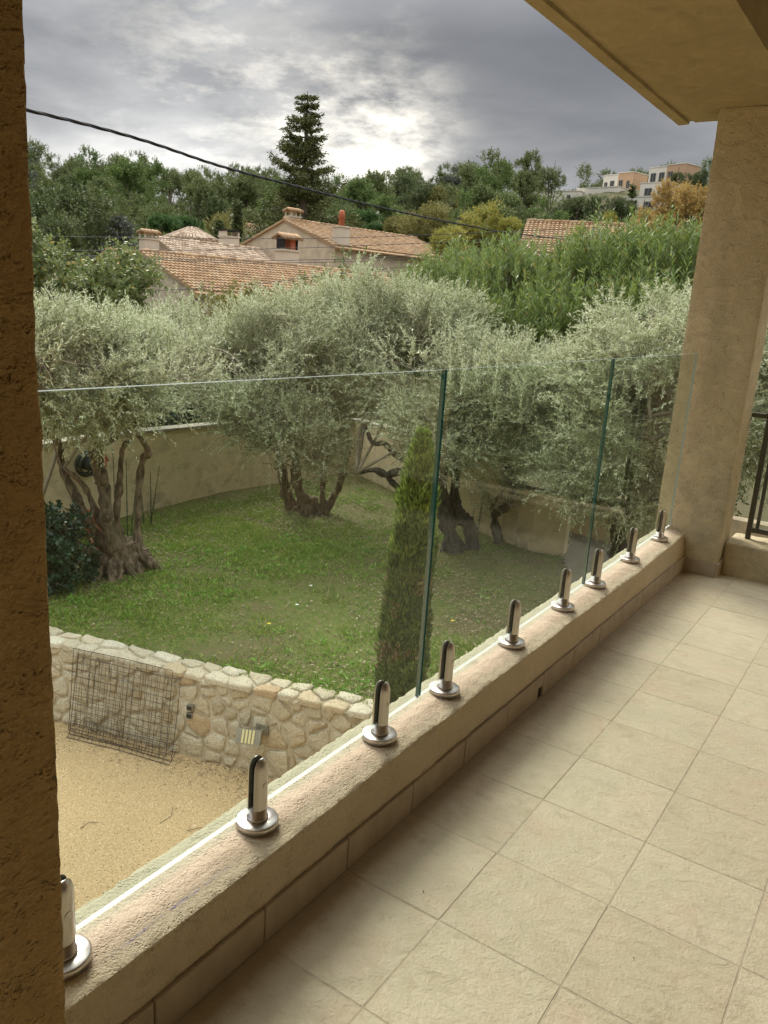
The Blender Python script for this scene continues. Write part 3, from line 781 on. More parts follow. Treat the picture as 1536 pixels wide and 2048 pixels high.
# ------------------------------------------------------------------ garden walls
def wall_run(name, pts, z0, ztops, th, mat, cop, lab, cat='wall'):
    w = empty(name, (pts[0][0], pts[0][1], z0), label=lab, category=cat)
    P = [Vector((*p, 0)) for p in pts]; n = len(P); inn = []; out = []
    for k in range(n):
        d0 = (P[k] - P[k - 1]).normalized() if k > 0 else None; d1 = (P[k + 1] - P[k]).normalized() if k < n - 1 else None
        dd = ((d0 or d1) + (d1 or d0)).normalized(); nn = Vector((dd.y, -dd.x, 0)); inn.append(P[k]); out.append(P[k] - nn * th)
    # face towards the garden is the given line
    V = []; F = []
    for k in range(n):
        for p, zz in ((inn[k], z0), (inn[k], ztops[k]), (out[k], ztops[k]), (out[k], z0)): V.append((p.x, p.y, zz))
    for k in range(n - 1):
        for q in range(4): F.append((k * 4 + q, k * 4 + (q + 1) % 4, (k + 1) * 4 + (q + 1) % 4, (k + 1) * 4 + q))
    F += [(0, 1, 2, 3), tuple((n - 1) * 4 + q for q in (3, 2, 1, 0))]
    b = MB(); b.add(V, F); o = b.build('wall_body', mat); under(o, w)
    if cop:
        V = []; F = []
        for k in range(n):
            nn = (out[k] - inn[k]).normalized(); a = inn[k] - nn * .035; c = out[k] + nn * .035
            for p, zz in ((a, ztops[k] + .001), (a, ztops[k] + .045), (c, ztops[k] + .045), (c, ztops[k] + .001)): V.append((p.x, p.y, zz))
        for k in range(n - 1):
            for q in range(4): F.append((k * 4 + q, k * 4 + (q + 1) % 4, (k + 1) * 4 + (q + 1) % 4, (k + 1) * 4 + q))
        F += [(0, 1, 2, 3), tuple((n - 1) * 4 + q for q in (3, 2, 1, 0))]
        b = MB(); b.add(V, F); o = b.build('coping', MATS['coping']); under(o, w)
    return w
tops = [-.62, -.64, -.67, -.72, -.78, -.88, -.91, -.82, -.74, -.62]
wall_run('garden_wall', wallpts[:10], -2.3, tops, .2, MATS['garden_wall'], True, 'tall beige rendered wall round the lawn with its corner behind the olives')
wall_run('garden_wall', [(11.16, 5.10), (11.02, 4.55), (11.09, 4.05)], -2.3, [-1.06, -1.08, -1.10], .22, MATS['garden_wall'], False, 'short low wall spur that ends as a pillar by the patio')
wall_run('garden_wall', [(12.45, 4.85), (12.30, 3.4), (12.25, -1.4)], -2.3, [-1.2, -1.2, -1.2], .25, MATS['garden_wall'], False, 'low rendered wall set back in shade behind the concrete patio')
b = MB(); p0, p1 = Vector((11.13, 5.15, -1.07)), Vector((11.28, 3.28, -1.13)); b.tube([p0, (p0 + p1) / 2 + Vector((0, 0, -.01)), p1], [.06, .062, .06], 10)
b.build('concrete_beam', MATS['coping'], None, True, label='pale concrete beam lying level on the wall spur above the patio', category='beam')

# ------------------------------------------------------------------ the rubble wall, stone by stone
def clip(poly, a, nrm):
    out = []
    for k in range(len(poly)):
        p, q = poly[k], poly[(k + 1) % len(poly)]
        dp = (p[0] - a[0]) * nrm[0] + (p[1] - a[1]) * nrm[1]; dq = (q[0] - a[0]) * nrm[0] + (q[1] - a[1]) * nrm[1]
        if dp <= 0: out.append(p)
        if (dp < 0 < dq) or (dq < 0 < dp):
            t = dp / (dp - dq); out.append((p[0] + (q[0] - p[0]) * t, p[1] + (q[1] - p[1]) * t))
    return out
def voronoi(seeds, box, wt=None):
    cells = []
    for i, s in enumerate(seeds):
        poly = [(box[0], box[2]), (box[1], box[2]), (box[1], box[3]), (box[0], box[3])]
        for j, q in enumerate(seeds):
            if i == j or abs(q[0] - s[0]) > 1.0: continue
            d = (q[0] - s[0], q[1] - s[1]); L2 = d[0] ** 2 + d[1] ** 2
            w = .5 + ((wt[i] - wt[j]) / L2 * .5 if wt else 0)
            poly = clip(poly, (s[0] + d[0] * w, s[1] + d[1] * w), d)
            if len(poly) < 3: break
        cells.append(poly)
    return cells
def stone_mesh(poly, rnd, joint, bulge, frame):
    c = np.mean(poly, 0); P = np.array(poly)
    area = .5 * abs(sum(P[k][0] * P[(k + 1) % len(P)][1] - P[(k + 1) % len(P)][0] * P[k][1] for k in range(len(P))))
    if area < .002: return None
    # chaikin + shrink
    Q = []
    for k in range(len(P)):
        a, b_ = P[k], P[(k + 1) % len(P)]
        if np.linalg.norm(b_ - a) < .012: Q.append((a + b_) / 2); continue
        Q.append(a + (b_ - a) * .14); Q.append(a + (b_ - a) * .5); Q.append(a + (b_ - a) * .86)
    Q = np.array(Q); size = math.sqrt(area)
    r = np.linalg.norm(Q - c, axis=1, keepdims=True)
    Q = c + (Q - c) * np.maximum(.5, (r - joint * rnd.uniform(.7, 1.5)) / r) * (1 + np.array([[rnd.uniform(-.09, .05)] for _ in Q]))
    n = len(Q); V = []; F = []
    tilt = (rnd.uniform(-.1, .1), rnd.uniform(-.1, .1)); b0 = bulge * rnd.uniform(.6, 1.3)
    rings = [(1.0, -.03), (1.0, b0 * .45), (.93, b0 * .85), (.58, b0 * 1.0)]
    for sc, h in rings:
        for q in Q:
            p = c + (q - c) * sc; hh = h + ((p[0] - c[0]) * tilt[0] + (p[1] - c[1]) * tilt[1]) * (h > 0) + (rnd.uniform(-.6, .5) * b0 * .5 if h > b0 * .3 else 0)
            V.append(frame(p[0], p[1], hh))
    V.append(frame(c[0], c[1], b0 * rnd.uniform(.9, 1.2)))
    for a in range(3):
        for k in range(n): F.append((a * n + k, a * n + (k + 1) % n, (a + 1) * n + (k + 1) % n, (a + 1) * n + k))
    for k in range(n): F.append((3 * n + k, 3 * n + (k + 1) % n, 4 * n))
    return V, F
def m_stone():
    n = NT('cream_rubble_stone')
    o = n.objrnd(); a = n.noise(14, 6, .65); b = n.noise(60, 5, .7)
    c = n.ramp(o, [(0, (.60, .52, .37)), (.3, (.76, .68, .52)), (.55, (.70, .60, .43)), (.8, (.82, .75, .59)), (.95, (.66, .53, .35)), (1, (.62, .44, .27))])
    c = n.mix(n.math('MULTIPLY', n.ramp(a, [(.5, 0), (.7, 1)]), .5), c, (.60, .47, .28))
    c = n.mix(n.math('MULTIPLY', n.ramp(b, [(.34, 1), (.48, 0)]), .6), c, (.27, .21, .14))
    return n.done(n.bsdf(c, .92, 0, n.bump(n.math('ADD', a, n.math('MULTIPLY', b, .6)), .045), .15))
MATS['stone'] = m_stone()
MATS['mortar'] = m_simple('lime_mortar', (.56, .47, .33), .95, 0, .25, 18, .012)
SW = empty('stone_wall', (sw0[0], sw0[1], ZG), label='cream rubble stone retaining wall between the gravel and the lawn', category='wall')
HW = ZL - ZG + .03
TOPW = .27
def f_face(s, t, h):
    bat = .05 * t / HW
    p = swp(s, bat - h); return (p[0], p[1], ZG + t)
def f_top(s, t, h):
    p = swp(s, .05 + t); return (p[0], p[1], ZG + HW + h)
V = []; F = []
b = MB()
ns = 70
for k in range(ns + 1):
    s = SWL * k / ns
    for (q, zz) in ((0.0, -.15), (0.0, 0.0), (.05, HW - .03), (.09, HW), (.05 + TOPW - .03, HW), (.05 + TOPW, HW - .04), (.05 + TOPW, -.15)):
        p = swp(s, q + .004 * math.sin(k * 2.1)); V.append((p[0], p[1], ZG + zz))
for k in range(ns):
    for q in range(6): F.append((k * 7 + q, k * 7 + q + 1, (k + 1) * 7 + q + 1, (k + 1) * 7 + q))
F += [tuple(range(7)), tuple(ns * 7 + q for q in range(6, -1, -1))]
b.add(V, F); o = b.build('mortar_core', MATS['mortar'], None, True); under(o, SW)
rnd = random.Random(11)
seeds = []; wt = []
rows = [.07, .215, .365, .515, .66, .775]
for ri, t in enumerate(rows):
    s = .05 + rnd.uniform(0, .15)
    while s < SWL:
        seeds.append((s, t + rnd.uniform(-.06, .06))); wt.append(rnd.uniform(-.007, .008))
        s += rnd.choice((rnd.uniform(.09, .15), rnd.uniform(.15, .24), rnd.uniform(.22, .30)))
cells = voronoi(seeds, (0, SWL, .005, HW), wt)
for c in cells:
    if len(c) < 3: continue
    r = stone_mesh(c, rnd, .015, .020, f_face)
    if r is None: continue
    o = new('stone', mesh('stone', r[0], [list(f) for f in r[1]], MATS['stone'], None, True)); under(o, SW)
seeds = []
for t in (.06, .20):
    s = rnd.uniform(0, .15)
    while s < SWL: seeds.append((s, t + rnd.uniform(-.03, .03))); s += rnd.uniform(.17, .33)
for c in voronoi(seeds, (0, SWL, -.045, TOPW + .01)):
    if len(c) < 3: continue
    r = stone_mesh(c, rnd, .011, .024, f_top)
    if r is None: continue
    o = new('stone', mesh('stone', r[0], [list(f) for f in r[1]], MATS['stone'], None, True)); under(o, SW)

# two dark weep holes / sockets in the wall
def on_face(s, z, out=0.0):
    p = swp(s, .05 * (z - ZG) / HW - out); return Vector((p[0], p[1], z))
for z, lab in ((-2.285, 'upper of two small dark sockets let into the stone wall'), (-2.365, 'lower of two small dark sockets let into the stone wall')):
    b = MB(); c = on_face(3.80, z, .028)
    M = Matrix.Translation(c) @ Matrix.Rotation(math.atan2(swd[1], swd[0]), 4, 'Z')
    b.box(-.032, .032, -.012, .03, -.026, .026, 0, M); t = b.build('wall_socket', MATS['lamp_grey'], None, label=lab, category='socket')
    b = MB(); b.box(-.024, .024, -.016, -.0125, -.018, .018, 0, M); b.build('cover', MATS['dark'], t)

# wall lamp
ls = 4.52
c = on_face(ls, -2.30, .14); ang = math.atan2(swd[1], swd[0])
LM = empty('wall_lamp', tuple(on_face(ls, -2.33)), ang, label='grey floodlight with four cream bars bracketed to the stone wall', category='lamp')
b = MB(); b.box(-.02, .10, -.035, -.008, -.05, .05); b.box(.03, .06, -.11, -.035, -.015, .015); b.build('bracket', MATS['lamp_grey'], LM)
M = Matrix.Translation((-.03, -.15, -.02)) @ Matrix.Rotation(R(10), 4, 'Z') @ Matrix.Rotation(R(-26), 4, 'X')
b = MB(); b.box(-.115, .115, -.028, .028, -.068, .068, 0, M); b.box(-.10, .10, .0285, .06, -.05, .05, 0, M); b.build('lamp_housing', MATS['lamp_grey'], LM)
for k in range(4):
    b = MB(); x = -.048 + k * .032; b.box(x - .010, x + .010, -.036, -.0285, -.060, .060, 0, M); b.build('light_bar', MATS['lamp_lens'], LM)

# wire mesh panels leaning on the wall
def wire_panel(s0, s1, out0, out1, h, nv, nh, lab, skew=0.0, seed=1):
    rn = random.Random(seed)
    a = on_face(s0, ZG + .01, out0); e = on_face(s1, ZG + .01, out0)
    a2 = on_face(s0 + skew, ZG + h, out1); e2 = on_face(s1 + skew, ZG + h, out1)
    t = empty('wire_mesh_panel', tuple(a), label=lab, category='wire mesh')
    def P(u, v): 
        lo = a.lerp(e, u); hi = a2.lerp(e2, u); p = lo.lerp(hi, v)
        w = .012 * math.sin(u * 7 + v * 4 + seed)
        return p + Vector((-.9, -.3, 0)) * w
    fr = MB(); fr.tube([P(0, 0), P(.5, 0), P(1, 0), P(1, .5), P(1, 1), P(.5, 1), P(0, 1), P(0, .5), P(0, 0)], .0035, 5)
    o = fr.build('outer_wire', MATS['rust']); under(o, t)
    for nm, cnt in (('upright_wire', nv), ('level_wire', nh)):
        for k in range(1, cnt):
            f = k / cnt + rn.uniform(-.014, .014); b = MB()
            pts = [P(f, q / 4) if nm == 'upright_wire' else P(q / 4, f) for q in range(5)]
            b.tube(pts, .0018, 4, 0, False); o = b.build(nm, MATS['rust']); under(o, t)
    return t
wire_panel(2.54, 3.70, .15, .08, .80, 17, 12, 'front rusty wire mesh panel leaning on the stone wall', .02, 1)
wire_panel(2.48, 3.60, .11, .05, .86, 16, 12, 'rear rusty wire mesh panel standing taller against the stone wall', .02, 4)
wire_panel(2.56, 3.72, .21, .14, .17, 16, 4, 'low strip of bent rusty wire mesh along the foot of the wall', .03, 7)

# gravel pebbles and dead twigs
rg = np.random.default_rng(5)
def pebbles(n, xr, yr, z, s0, s1, mat, name, lab):
    x = rg.uniform(*xr, n); y = rg.uniform(*yr, n); s = rg.uniform(s0, s1, n)
    T = np.array([[1, 0, 0], [-.5, .87, 0], [-.5, -.87, 0], [0, 0, .7]]); V = T[None] * s[:, None, None]
    th = rg.uniform(0, 6.28, n); c, sn = np.cos(th), np.sin(th)
    X = V[:, :, 0] * c[:, None] - V[:, :, 1] * sn[:, None] * rg.uniform(.5, 1, n)[:, None]; Y = V[:, :, 0] * sn[:, None] + V[:, :, 1] * c[:, None]
    V = np.stack([X + x[:, None], Y + y[:, None], V[:, :, 2] + z], -1).reshape(-1, 3)
    k = np.arange(n)[:, None, None] * 4; F = (np.array([[0, 1, 3], [1, 2, 3], [2, 0, 3]])[None] + k).reshape(-1, 3)
    new(name, mesh(name, V, F, mat), None, kind='stuff', label=lab)
def m_peb():
    n = NT('pale_pebble'); return n.done(n.bsdf(n.ramp(n.rnd(), [(0, (.18, .12, .08)), (.25, (.50, .36, .20)), (.7, (.70, .53, .31)), (1, (.82, .72, .55))]), .9, 0, None, .15))
MATS['pebble'] = m_peb()
pebbles(45000, (1.2, 4.9), (1.5, 7.2), ZG, .003, .0085, MATS['pebble'], 'gravel', 'loose pale gravel strewn over the sandy yard')

pebbles(420, (1.2, 4.9), (1.5, 7.2), ZG, .009, .017, MATS['pebble'], 'loose_stones', 'a few larger loose stones on the sandy yard')
def leaf_litter(n, region, z, name, lab, mat, s=(.015, .035), zamp=.01):
    x, y = region(n); n = len(x); a = rg.uniform(0, 6.28, n); L = rg.uniform(*s, n)
    d = np.stack([np.cos(a), np.sin(a), rg.uniform(-.3, .3, n)], -1); q = np.stack([-np.sin(a), np.cos(a), rg.uniform(-.3, .3, n)], -1)
    O = np.stack([x, y, np.full(n, z) + rg.uniform(0.004, zamp, n)], -1)
    V = np.stack([O, O + d * L[:, None] * .5 + q * L[:, None] * .25, O + d * L[:, None], O + d * L[:, None] * .5 - q * L[:, None] * .25], 1).reshape(-1, 3)
    new(name, mesh(name, V, np.arange(n * 4).reshape(-1, 4), mat), None, kind='stuff', label=lab)
def reg_foot(n):
    s = rg.uniform(1.5, 6.5, n); t = -np.abs(rg.normal(0, .22, n)) - .02; P = sw0[None] + swd[None] * s[:, None] + swn[None] * t[:, None]; return P[:, 0], P[:, 1]
leaf_litter(1400, reg_foot, ZG, 'leaf_litter', 'dry leaves and dark debris along the foot of the stone wall', MATS['litter'], (.012, .03))
for k, (x, y) in enumerate([(3.9, 4.6), (4.1, 4.2), (3.2, 3.9), (3.6, 5.0), (3.5, 4.1)]):
    b = MB(); a = rnd.uniform(0, 3); L = rnd.uniform(.12, .3)
    b.tube([(x, y, ZG + .006), (x + L * .5 * math.cos(a), y + L * .5 * math.sin(a), ZG + .012), (x + L * math.cos(a + .4), y + L * math.sin(a + .4), ZG + .006)], .0022, 4)
    b.build('fallen_twig', MATS['rust'], None, label=['thin dark twig on the gravel nearest the stone wall end', 'thin dark twig on the gravel close to the wall lamp', 'thin dark twig out in the open gravel, nearest the balcony', 'thin dark twig on the gravel below the two wall sockets', 'thin dark twig in the middle of the gravel'][k], category='twig', group='fallen twigs on the gravel')

# ================================================================== PLANTS
def norm(a): return a / np.maximum(np.linalg.norm(a, axis=-1, keepdims=True), 1e-9)
def leaves(O, D, L, Wd, rng, fold=0.0):
    """one rhombic leaf per origin"""
    n = len(O); rv = rng.normal(size=(n, 3)); S = norm(np.cross(D, rv))
    L = np.broadcast_to(np.asarray(L, float), (n,))[:, None]; Wd = np.broadcast_to(np.asarray(Wd, float), (n,))[:, None]
    a = O; b = O + D * L * .45 + S * Wd * .5; c = O + D * L; d = O + D * L * .45 - S * Wd * .5
    return np.stack([a, b, c, d], 1).reshape(-1, 3)
def in_blobs(blobs, n, rng, rmin=.35):
    B = np.array(blobs, float); vol = (B[:, 3] * B[:, 4] + B[:, 4] * B[:, 5] + B[:, 3] * B[:, 5]); p = vol / vol.sum()
    k = rng.choice(len(B), n, p=p); d = norm(rng.normal(size=(n, 3))); r = (rmin ** 3 + (1 - rmin ** 3) * rng.uniform(0, 1, n)) ** (1 / 3)
    P = B[k, :3] + d * r[:, None] * B[k, 3:6]
    return P, norm(d / B[k, 3:6]), k
def sprays(name, blobs, ntwig, nl, Ltw, leafL, leafW, mat, rng, up=.4, outw=.8, rnd_=.6, droop=.0, split=(0.5, .9), gap=.0, gsc=1.2, rmin=.35, parent=None, seed=0, twigs=True, whorl=False, cut=None, twr=.004):
    P, N, k = in_blobs(blobs, int(ntwig * (1 + gap * 1.2)), rng, rmin)
    if gap > 0:
        q = vnoise(P, gsc, seed); keep = q > np.quantile(q, gap * .70); P, N = P[keep], N[keep]
    if cut is not None:
        kk = cut(P); P, N = P[kk], N[kk]
    n = len(P); D = norm(N * outw + rng.normal(size=(n, 3)) * rnd_ + np.array([0, 0, up]))
    L = rng.uniform(.6, 1.3, n) * Ltw
    t = (np.arange(nl) + .5) / nl; t = np.broadcast_to(t[None], (n, nl)) + rng.uniform(-.4, .4, (n, nl)) / nl
    t = np.clip(t, .03, 1.0)
    sag = np.array([0, 0, -1.0])[None, None] * (droop * (t ** 2) * L[:, None])[..., None]
    O = P[:, None] + D[:, None] * (t * L[:, None])[..., None] + sag
    rv = rng.normal(size=(n, nl, 3)); rv = norm(rv - (rv * D[:, None]).sum(-1, keepdims=True) * D[:, None])
    sp = rng.uniform(*split, (n, nl))[..., None]
    LD = norm(D[:, None] * (1 - sp * .75) + rv * sp + np.array([0, 0, -droop * .8]))
    lL = leafL * rng.uniform(.65, 1.2, (n, nl)) * (1.05 - .3 * t)
    V = leaves(O.reshape(-1, 3), LD.reshape(-1, 3), lL.ravel(), leafW * rng.uniform(.7, 1.2, n * nl), rng)
    F = np.arange(len(V)).reshape(-1, 4); fm = np.zeros(len(F), np.int32); mats = [mat]
    if twigs:
        s = norm(np.cross(D, rng.normal(size=(n, 3)))) * twr
        B0 = P - D * (L * .5)[:, None]; B1 = P + D * (L * .85)[:, None] + np.array([0, 0, -1]) * (droop * .72 * L)[:, None]; M0 = P
        T = np.stack([B0 - s, B0 + s, P + s * .7, P - s * .7, B1 + s * .3, B1 - s * .3], 1)
        off = len(V); V = np.concatenate([V, T.reshape(-1, 3)]); k6 = off + np.arange(n)[:, None] * 6
        TF = np.concatenate([k6 + np.array([[0, 1, 2, 3]]), k6 + np.array([[3, 2, 4, 5]])]); F = np.concatenate([F, TF]); fm = np.concatenate([fm, np.ones(len(TF), np.int32)]); mats = [mat, MATS['twig']]
    me = mesh(name, V, F, mats, fm)
    return new(name, me, parent)

def wiggle_path(p, q, n, amp, rn, sag=0):
    p, q = Vector(p), Vector(q); out = []
    for k in range(n + 1):
        t = k / n; w = amp * math.sin(math.pi * t)
        out.append(p.lerp(q, t) + Vector((rn.uniform(-w, w), rn.uniform(-w, w), rn.uniform(-w, w) * .5 - sag * 4 * t * (1 - t))))
    return out
def smooth_path(pts, rad, sub=4):
    P = [np.array(p, float) for p in pts]; out = []; rr_ = []
    for i in range(len(P) - 1):
        p0 = P[max(i - 1, 0)]; p1 = P[i]; p2 = P[i + 1]; p3 = P[min(i + 2, len(P) - 1)]
        for k in range(sub):
            t = k / sub
            out.append(.5 * ((2 * p1) + (-p0 + p2) * t + (2 * p0 - 5 * p1 + 4 * p2 - p3) * t * t + (-p0 + 3 * p1 - 3 * p2 + p3) * t ** 3)); rr_.append(rad[i] * (1 - t) + rad[i + 1] * t)
    out.append(P[-1]); rr_.append(rad[-1]); return out, rr_
def limb(name, pts, rad, mat, parent, rn, n=12, lump=.16, sub=7):
    p, r = smooth_path(pts, rad, sub); r = [x * (1 + rn.uniform(-lump, lump)) for x in r]
    b = MB(); b.tube(p, r, n); 
    V = np.array(b.V); V += ((fbm(V, 7, 4) * .55 + vnoise(V, 28, 6) * .22) * np.repeat(np.array(r), n))[:, None] * norm(V - np.repeat(np.array([list(x) for x in p]), n, 0))
    o = new(name, mesh(name, V, b.F, MATS[mat], None, True)); under(o, parent); return o
def pxl(u, v, d): return at(u, v, d)

# ---- olive trees: limbs follow what is seen through the glass
def olive(base, lab, limbs, blobs, ntw, seed, mat='olive', bark='olive_bark', extra=None, root=True, gap=.75, cut=None, lw=(.064, .0135), up=.5, droop=.10):
    rn = random.Random(seed); rg_ = np.random.default_rng(seed)
    t = empty('olive_tree', base, label=lab, category='olive tree')
    for pts, rad in limbs: limb('branch' if rad[0] < .06 else 'trunk', pts, rad, bark, t, rn)
    if root:
        for k in range(15):
            a = k * .42 + rn.uniform(-.15, .15); L = rn.uniform(.18, .44) * root
            b0 = Vector(base); limb('root', [b0 + Vector((.05 * math.cos(a), .05 * math.sin(a), .30 * root)), b0 + Vector((L * .55 * math.cos(a), L * .55 * math.sin(a), .14 * root)), b0 + Vector((L * math.cos(a + .2), L * math.sin(a + .2), -.04))],
                 [.065 * root, .06 * root, .035 * root], bark, t, rn, 12, .3, 7)
    # inner boughs into the crown
    for k in range(len(blobs)):
        bl = blobs[k]; c0 = Vector(limbs[k % len(limbs)][0][-1]); c1 = Vector(bl[:3]) + Vector((rn.uniform(-.2, .2), rn.uniform(-.2, .2), rn.uniform(-.1, .3)))
        limb('branch', wiggle_path(c0, c1, 4, .14, rn), [.028, .024, .02, .016, .010], 'twig', t, rn, 6, .1, 3)
        for q in range(4):
            d = Vector((rn.gauss(0, 1), rn.gauss(0, 1), rn.gauss(.3, .6))).normalized()
            e = Vector(bl[:3]) + Vector((d.x * bl[3], d.y * bl[4], d.z * bl[5])) * .85
            limb('branch', wiggle_path(c1, e, 3, .12, rn), [.012, .010, .007, .004], 'twig', t, rn, 5, .1, 3)
    o = sprays('crown', blobs, int(ntw * .95), 30, .40, lw[0], lw[1], MATS[mat], rg_, up, .55, .40, droop, (.30, .75), gap, 2.1, .40, None, seed, True, False, cut); under(o, t)
    return t
def BL(u, v, d, r, ry=None, rz=None):
    p = at(u, v, d); return (p[0], p[1], p[2], r, ry or r, rz or r)

# 1: the big many-stemmed one on the left
B1 = (6.27, 8.02, ZL)
L1 = [([(6.3, 8.0, -2.0), at(218, 1060, 10.0), at(205, 960, 10.0), at(185, 860, 9.9), at(170, 800, 9.8)], [.13, .095, .075, .055, .04]),
      ([at(205, 965, 10.0), at(190, 900, 9.9), at(232, 870, 9.8), at(228, 830, 9.7)], [.09, .065, .05, .035]),
      ([(6.25, 8.1, -1.95), at(185, 1055, 10.1), at(135, 960, 10.2), at(118, 900, 10.2), at(100, 840, 10.1)], [.10, .06, .05, .04, .03]),
      ([(6.3, 8.05, -1.9), at(200, 1040, 10.1), at(170, 975, 10.1), at(128, 935, 10.1)], [.07, .045, .035, .02]),
      ([(6.35, 7.95, -1.9), at(235, 1050, 10.1), at(240, 960, 10.1), at(245, 900, 10.0), at(262, 880, 10.0)], [.08, .045, .04, .032, .025]),
      ([(6.4, 7.9, -1.9), at(275, 1060, 10.2), at(283, 930, 10.1), at(296, 905, 10.0), at(278, 870, 9.9)], [.10, .05, .042, .038, .028]),
      ([(6.15, 8.15, -1.85), at(165, 1100, 10.1), at(120, 1060, 10.1), at(75, 1015, 10.1)], [.11, .085, .08, .07])]
BB1 = [BL(130, 730, 9.6, .85, .85, .48), BL(230, 745, 9.8, .85, .85, .44), BL(60, 720, 9.2, .9, .9, .5), BL(310, 745, 10.1, .75, .75, .42), BL(150, 800, 9.4, .55, .6, .30), BL(240, 805, 9.7, .5, .5, .25), BL(170, 700, 10.8, 1.0, 1.0, .42), BL(20, 760, 8.8, .8, .8, .5)]
olive(B1, 'large olive tree with many splayed stems on a gnarled stump, by the dark column', L1, BB1, 4700, 101, root=1.25)
# 2: bushy one in front of the wall corner
B2 = (10.33, 8.3, ZL)
L2 = [([at(620, 1035, 13.2), at(600, 985, 13.2), at(590, 930, 13.1), at(600, 880, 13.0)], [.13, .09, .08, .06]),
      ([at(583, 1020, 13.4), at(570, 970, 13.4), at(560, 920, 13.3)], [.12, .085, .06]),
      ([at(640, 1030, 13.2), at(672, 985, 13.2), at(690, 930, 13.1), at(700, 880, 13.0)], [.11, .06, .05, .035]),
      ([at(650, 1025, 13.2), at(645, 985, 13.1), at(650, 900, 13.0)], [.07, .05, .035])]
BB2 = [BL(560, 720, 12.4, 1.1, 1.1, .85), BL(450, 740, 12.2, 1.05, 1.05, .6), BL(660, 760, 12.5, 1.0, 1.0, .75), BL(600, 860, 12.2, .85, .8, .55), BL(520, 830, 12.1, .7, .7, .45), BL(650, 900, 12.3, .6, .55, .4), BL(560, 930, 12.2, .5, .5, .22), BL(400, 700, 12.6, .9, .9, .6), BL(700, 665, 13.0, 1.1, 1.1, .7), BL(540, 690, 13.4, 1.3, 1.2, .6)]
olive(B2, 'bushy olive tree with low hanging twigs in front of the wall corner', L2, BB2, 6800, 102, root=.8)
# 3: the two dark trunks behind the cypress
B3 = (10.16, 5.40, ZL)
L3 = [([at(912, 1110, 11.5), at(893, 1040, 11.5), at(884, 980, 11.5), at(885, 900, 11.3)], [.15, .12, .09, .07]),
      ([at(812, 940, 11.5), at(770, 950, 11.6), at(745, 940, 11.6), at(712, 948, 11.6)][::-1][::-1], [.055, .045, .038, .02]),
      ([at(885, 960, 11.5), at(850, 955, 11.6), at(812, 985, 11.6), at(785, 965, 11.6), at(757, 940, 11.6), at(712, 948, 11.6)], [.06, .055, .05, .045, .04, .02]),
      ([at(885, 900, 11.4), at(840, 925, 11.5), at(800, 915, 11.6), at(770, 888, 11.6), at(745, 885, 11.6), at(730, 848, 11.6)], [.055, .05, .045, .042, .035, .02])]
BB3 = [BL(850, 760, 11.6, 1.0, 1.0, .75), BL(900, 860, 11.0, .8, .8, .5), BL(800, 680, 12.4, 1.1, 1.1, .8), BL(955, 790, 11.3, .9, .9, .6), BL(830, 850, 11.3, .45, .45, .3), BL(880, 660, 12.6, 1.0, 1.0, .55), BL(760, 620, 13.2, 1.0, 1.0, .6)]
olive(B3, 'olive tree with a dark leaning trunk right beside the green cypress', L3, BB3, 5200, 103, bark='olive_bark_dark', root=.6)
B4 = (10.45, 5.25, ZL)
L4 = [([at(947, 1110, 11.7), at(940, 1050, 11.7), at(925, 1035, 11.7), at(908, 1005, 11.7), at(912, 940, 11.7), at(905, 880, 11.6)], [.12, .10, .11, .085, .075, .06])]
BB4 = [BL(1010, 800, 11.2, .95, .95, .7), BL(1050, 800, 11.4, .95, .95, .5), BL(990, 900, 11.0, .55, .55, .38), BL(1100, 850, 11.0, .8, .8, .6), BL(1110, 815, 11.2, .8, .8, .4)]
olive(B4, 'olive tree with a kinked dark trunk, second from the cypress', L4, BB4, 3700, 104, bark='olive_bark_dark', root=.5)
B5 = (11.2, 5.25, ZL); B5 = tuple(at(997, 1085, 12.0)[:2]) + (ZL,)
L5 = [([at(997, 1085, 12.0), at(990, 1040, 12.0), at(992, 1030, 12.0), at(1022, 1000, 11.9), at(1025, 950, 11.9), at(1000, 920, 11.8)], [.075, .06, .07, .045, .04, .03]),
      ([at(990, 1035, 12.0), at(985, 1010, 11.95), at(1000, 990, 11.9)], [.05, .035, .02])]
BB5 = [BL(1005, 995, 11.7, .28, .28, .2), BL(1130, 815, 10.8, .9, .9, .55), BL(1150, 900, 10.6, .65, .65, .45)]
olive(B5, 'small slender olive with a tuft of shoots low on its trunk by the wall', L5, BB5, 2100, 105, bark='olive_bark_dark', root=0)
B6 = tuple(at(1240, 1112, 10.5)[:2]) + (ZL,)
L6 = [([at(1238, 1125, 10.4), at(1236, 1080, 10.3), at(1225, 1000, 10.2), at(1200, 900, 10.0)], [.12, .10, .08, .06]), ([at(1230, 1040, 10.2), at(1260, 960, 10.0), at(1290, 880, 9.8)], [.06, .05, .04])]
BB6 = [BL(1225, 790, 10.1, .9, .9, .6), BL(1320, 740, 10.0, .9, .9, .6), BL(1250, 850, 9.9, .85, .85, .6), BL(1330, 830, 9.7, .8, .8, .6), BL(1180, 950, 9.9, .5, .5, .35), BL(1270, 980, 9.8, .6, .6, .35), BL(1400, 780, 10.0, 1.0, 1.0, .9), BL(1520, 800, 10.4, 1.1, 1.1, .9), BL(1300, 660, 10.6, .8, .8, .35), BL(1340, 940, 9.8, .5, .5, .45), BL(1230, 1030, 10.0, .4, .4, .18)]
olive(B6, 'widest olive tree whose tangled twigs hang to the ground before the beige column', L6, BB6, 7200, 106, bark='olive_bark_dark', root=.5, droop=.25)

def tz(x, y): return float(terrain_z(x, y)[0])
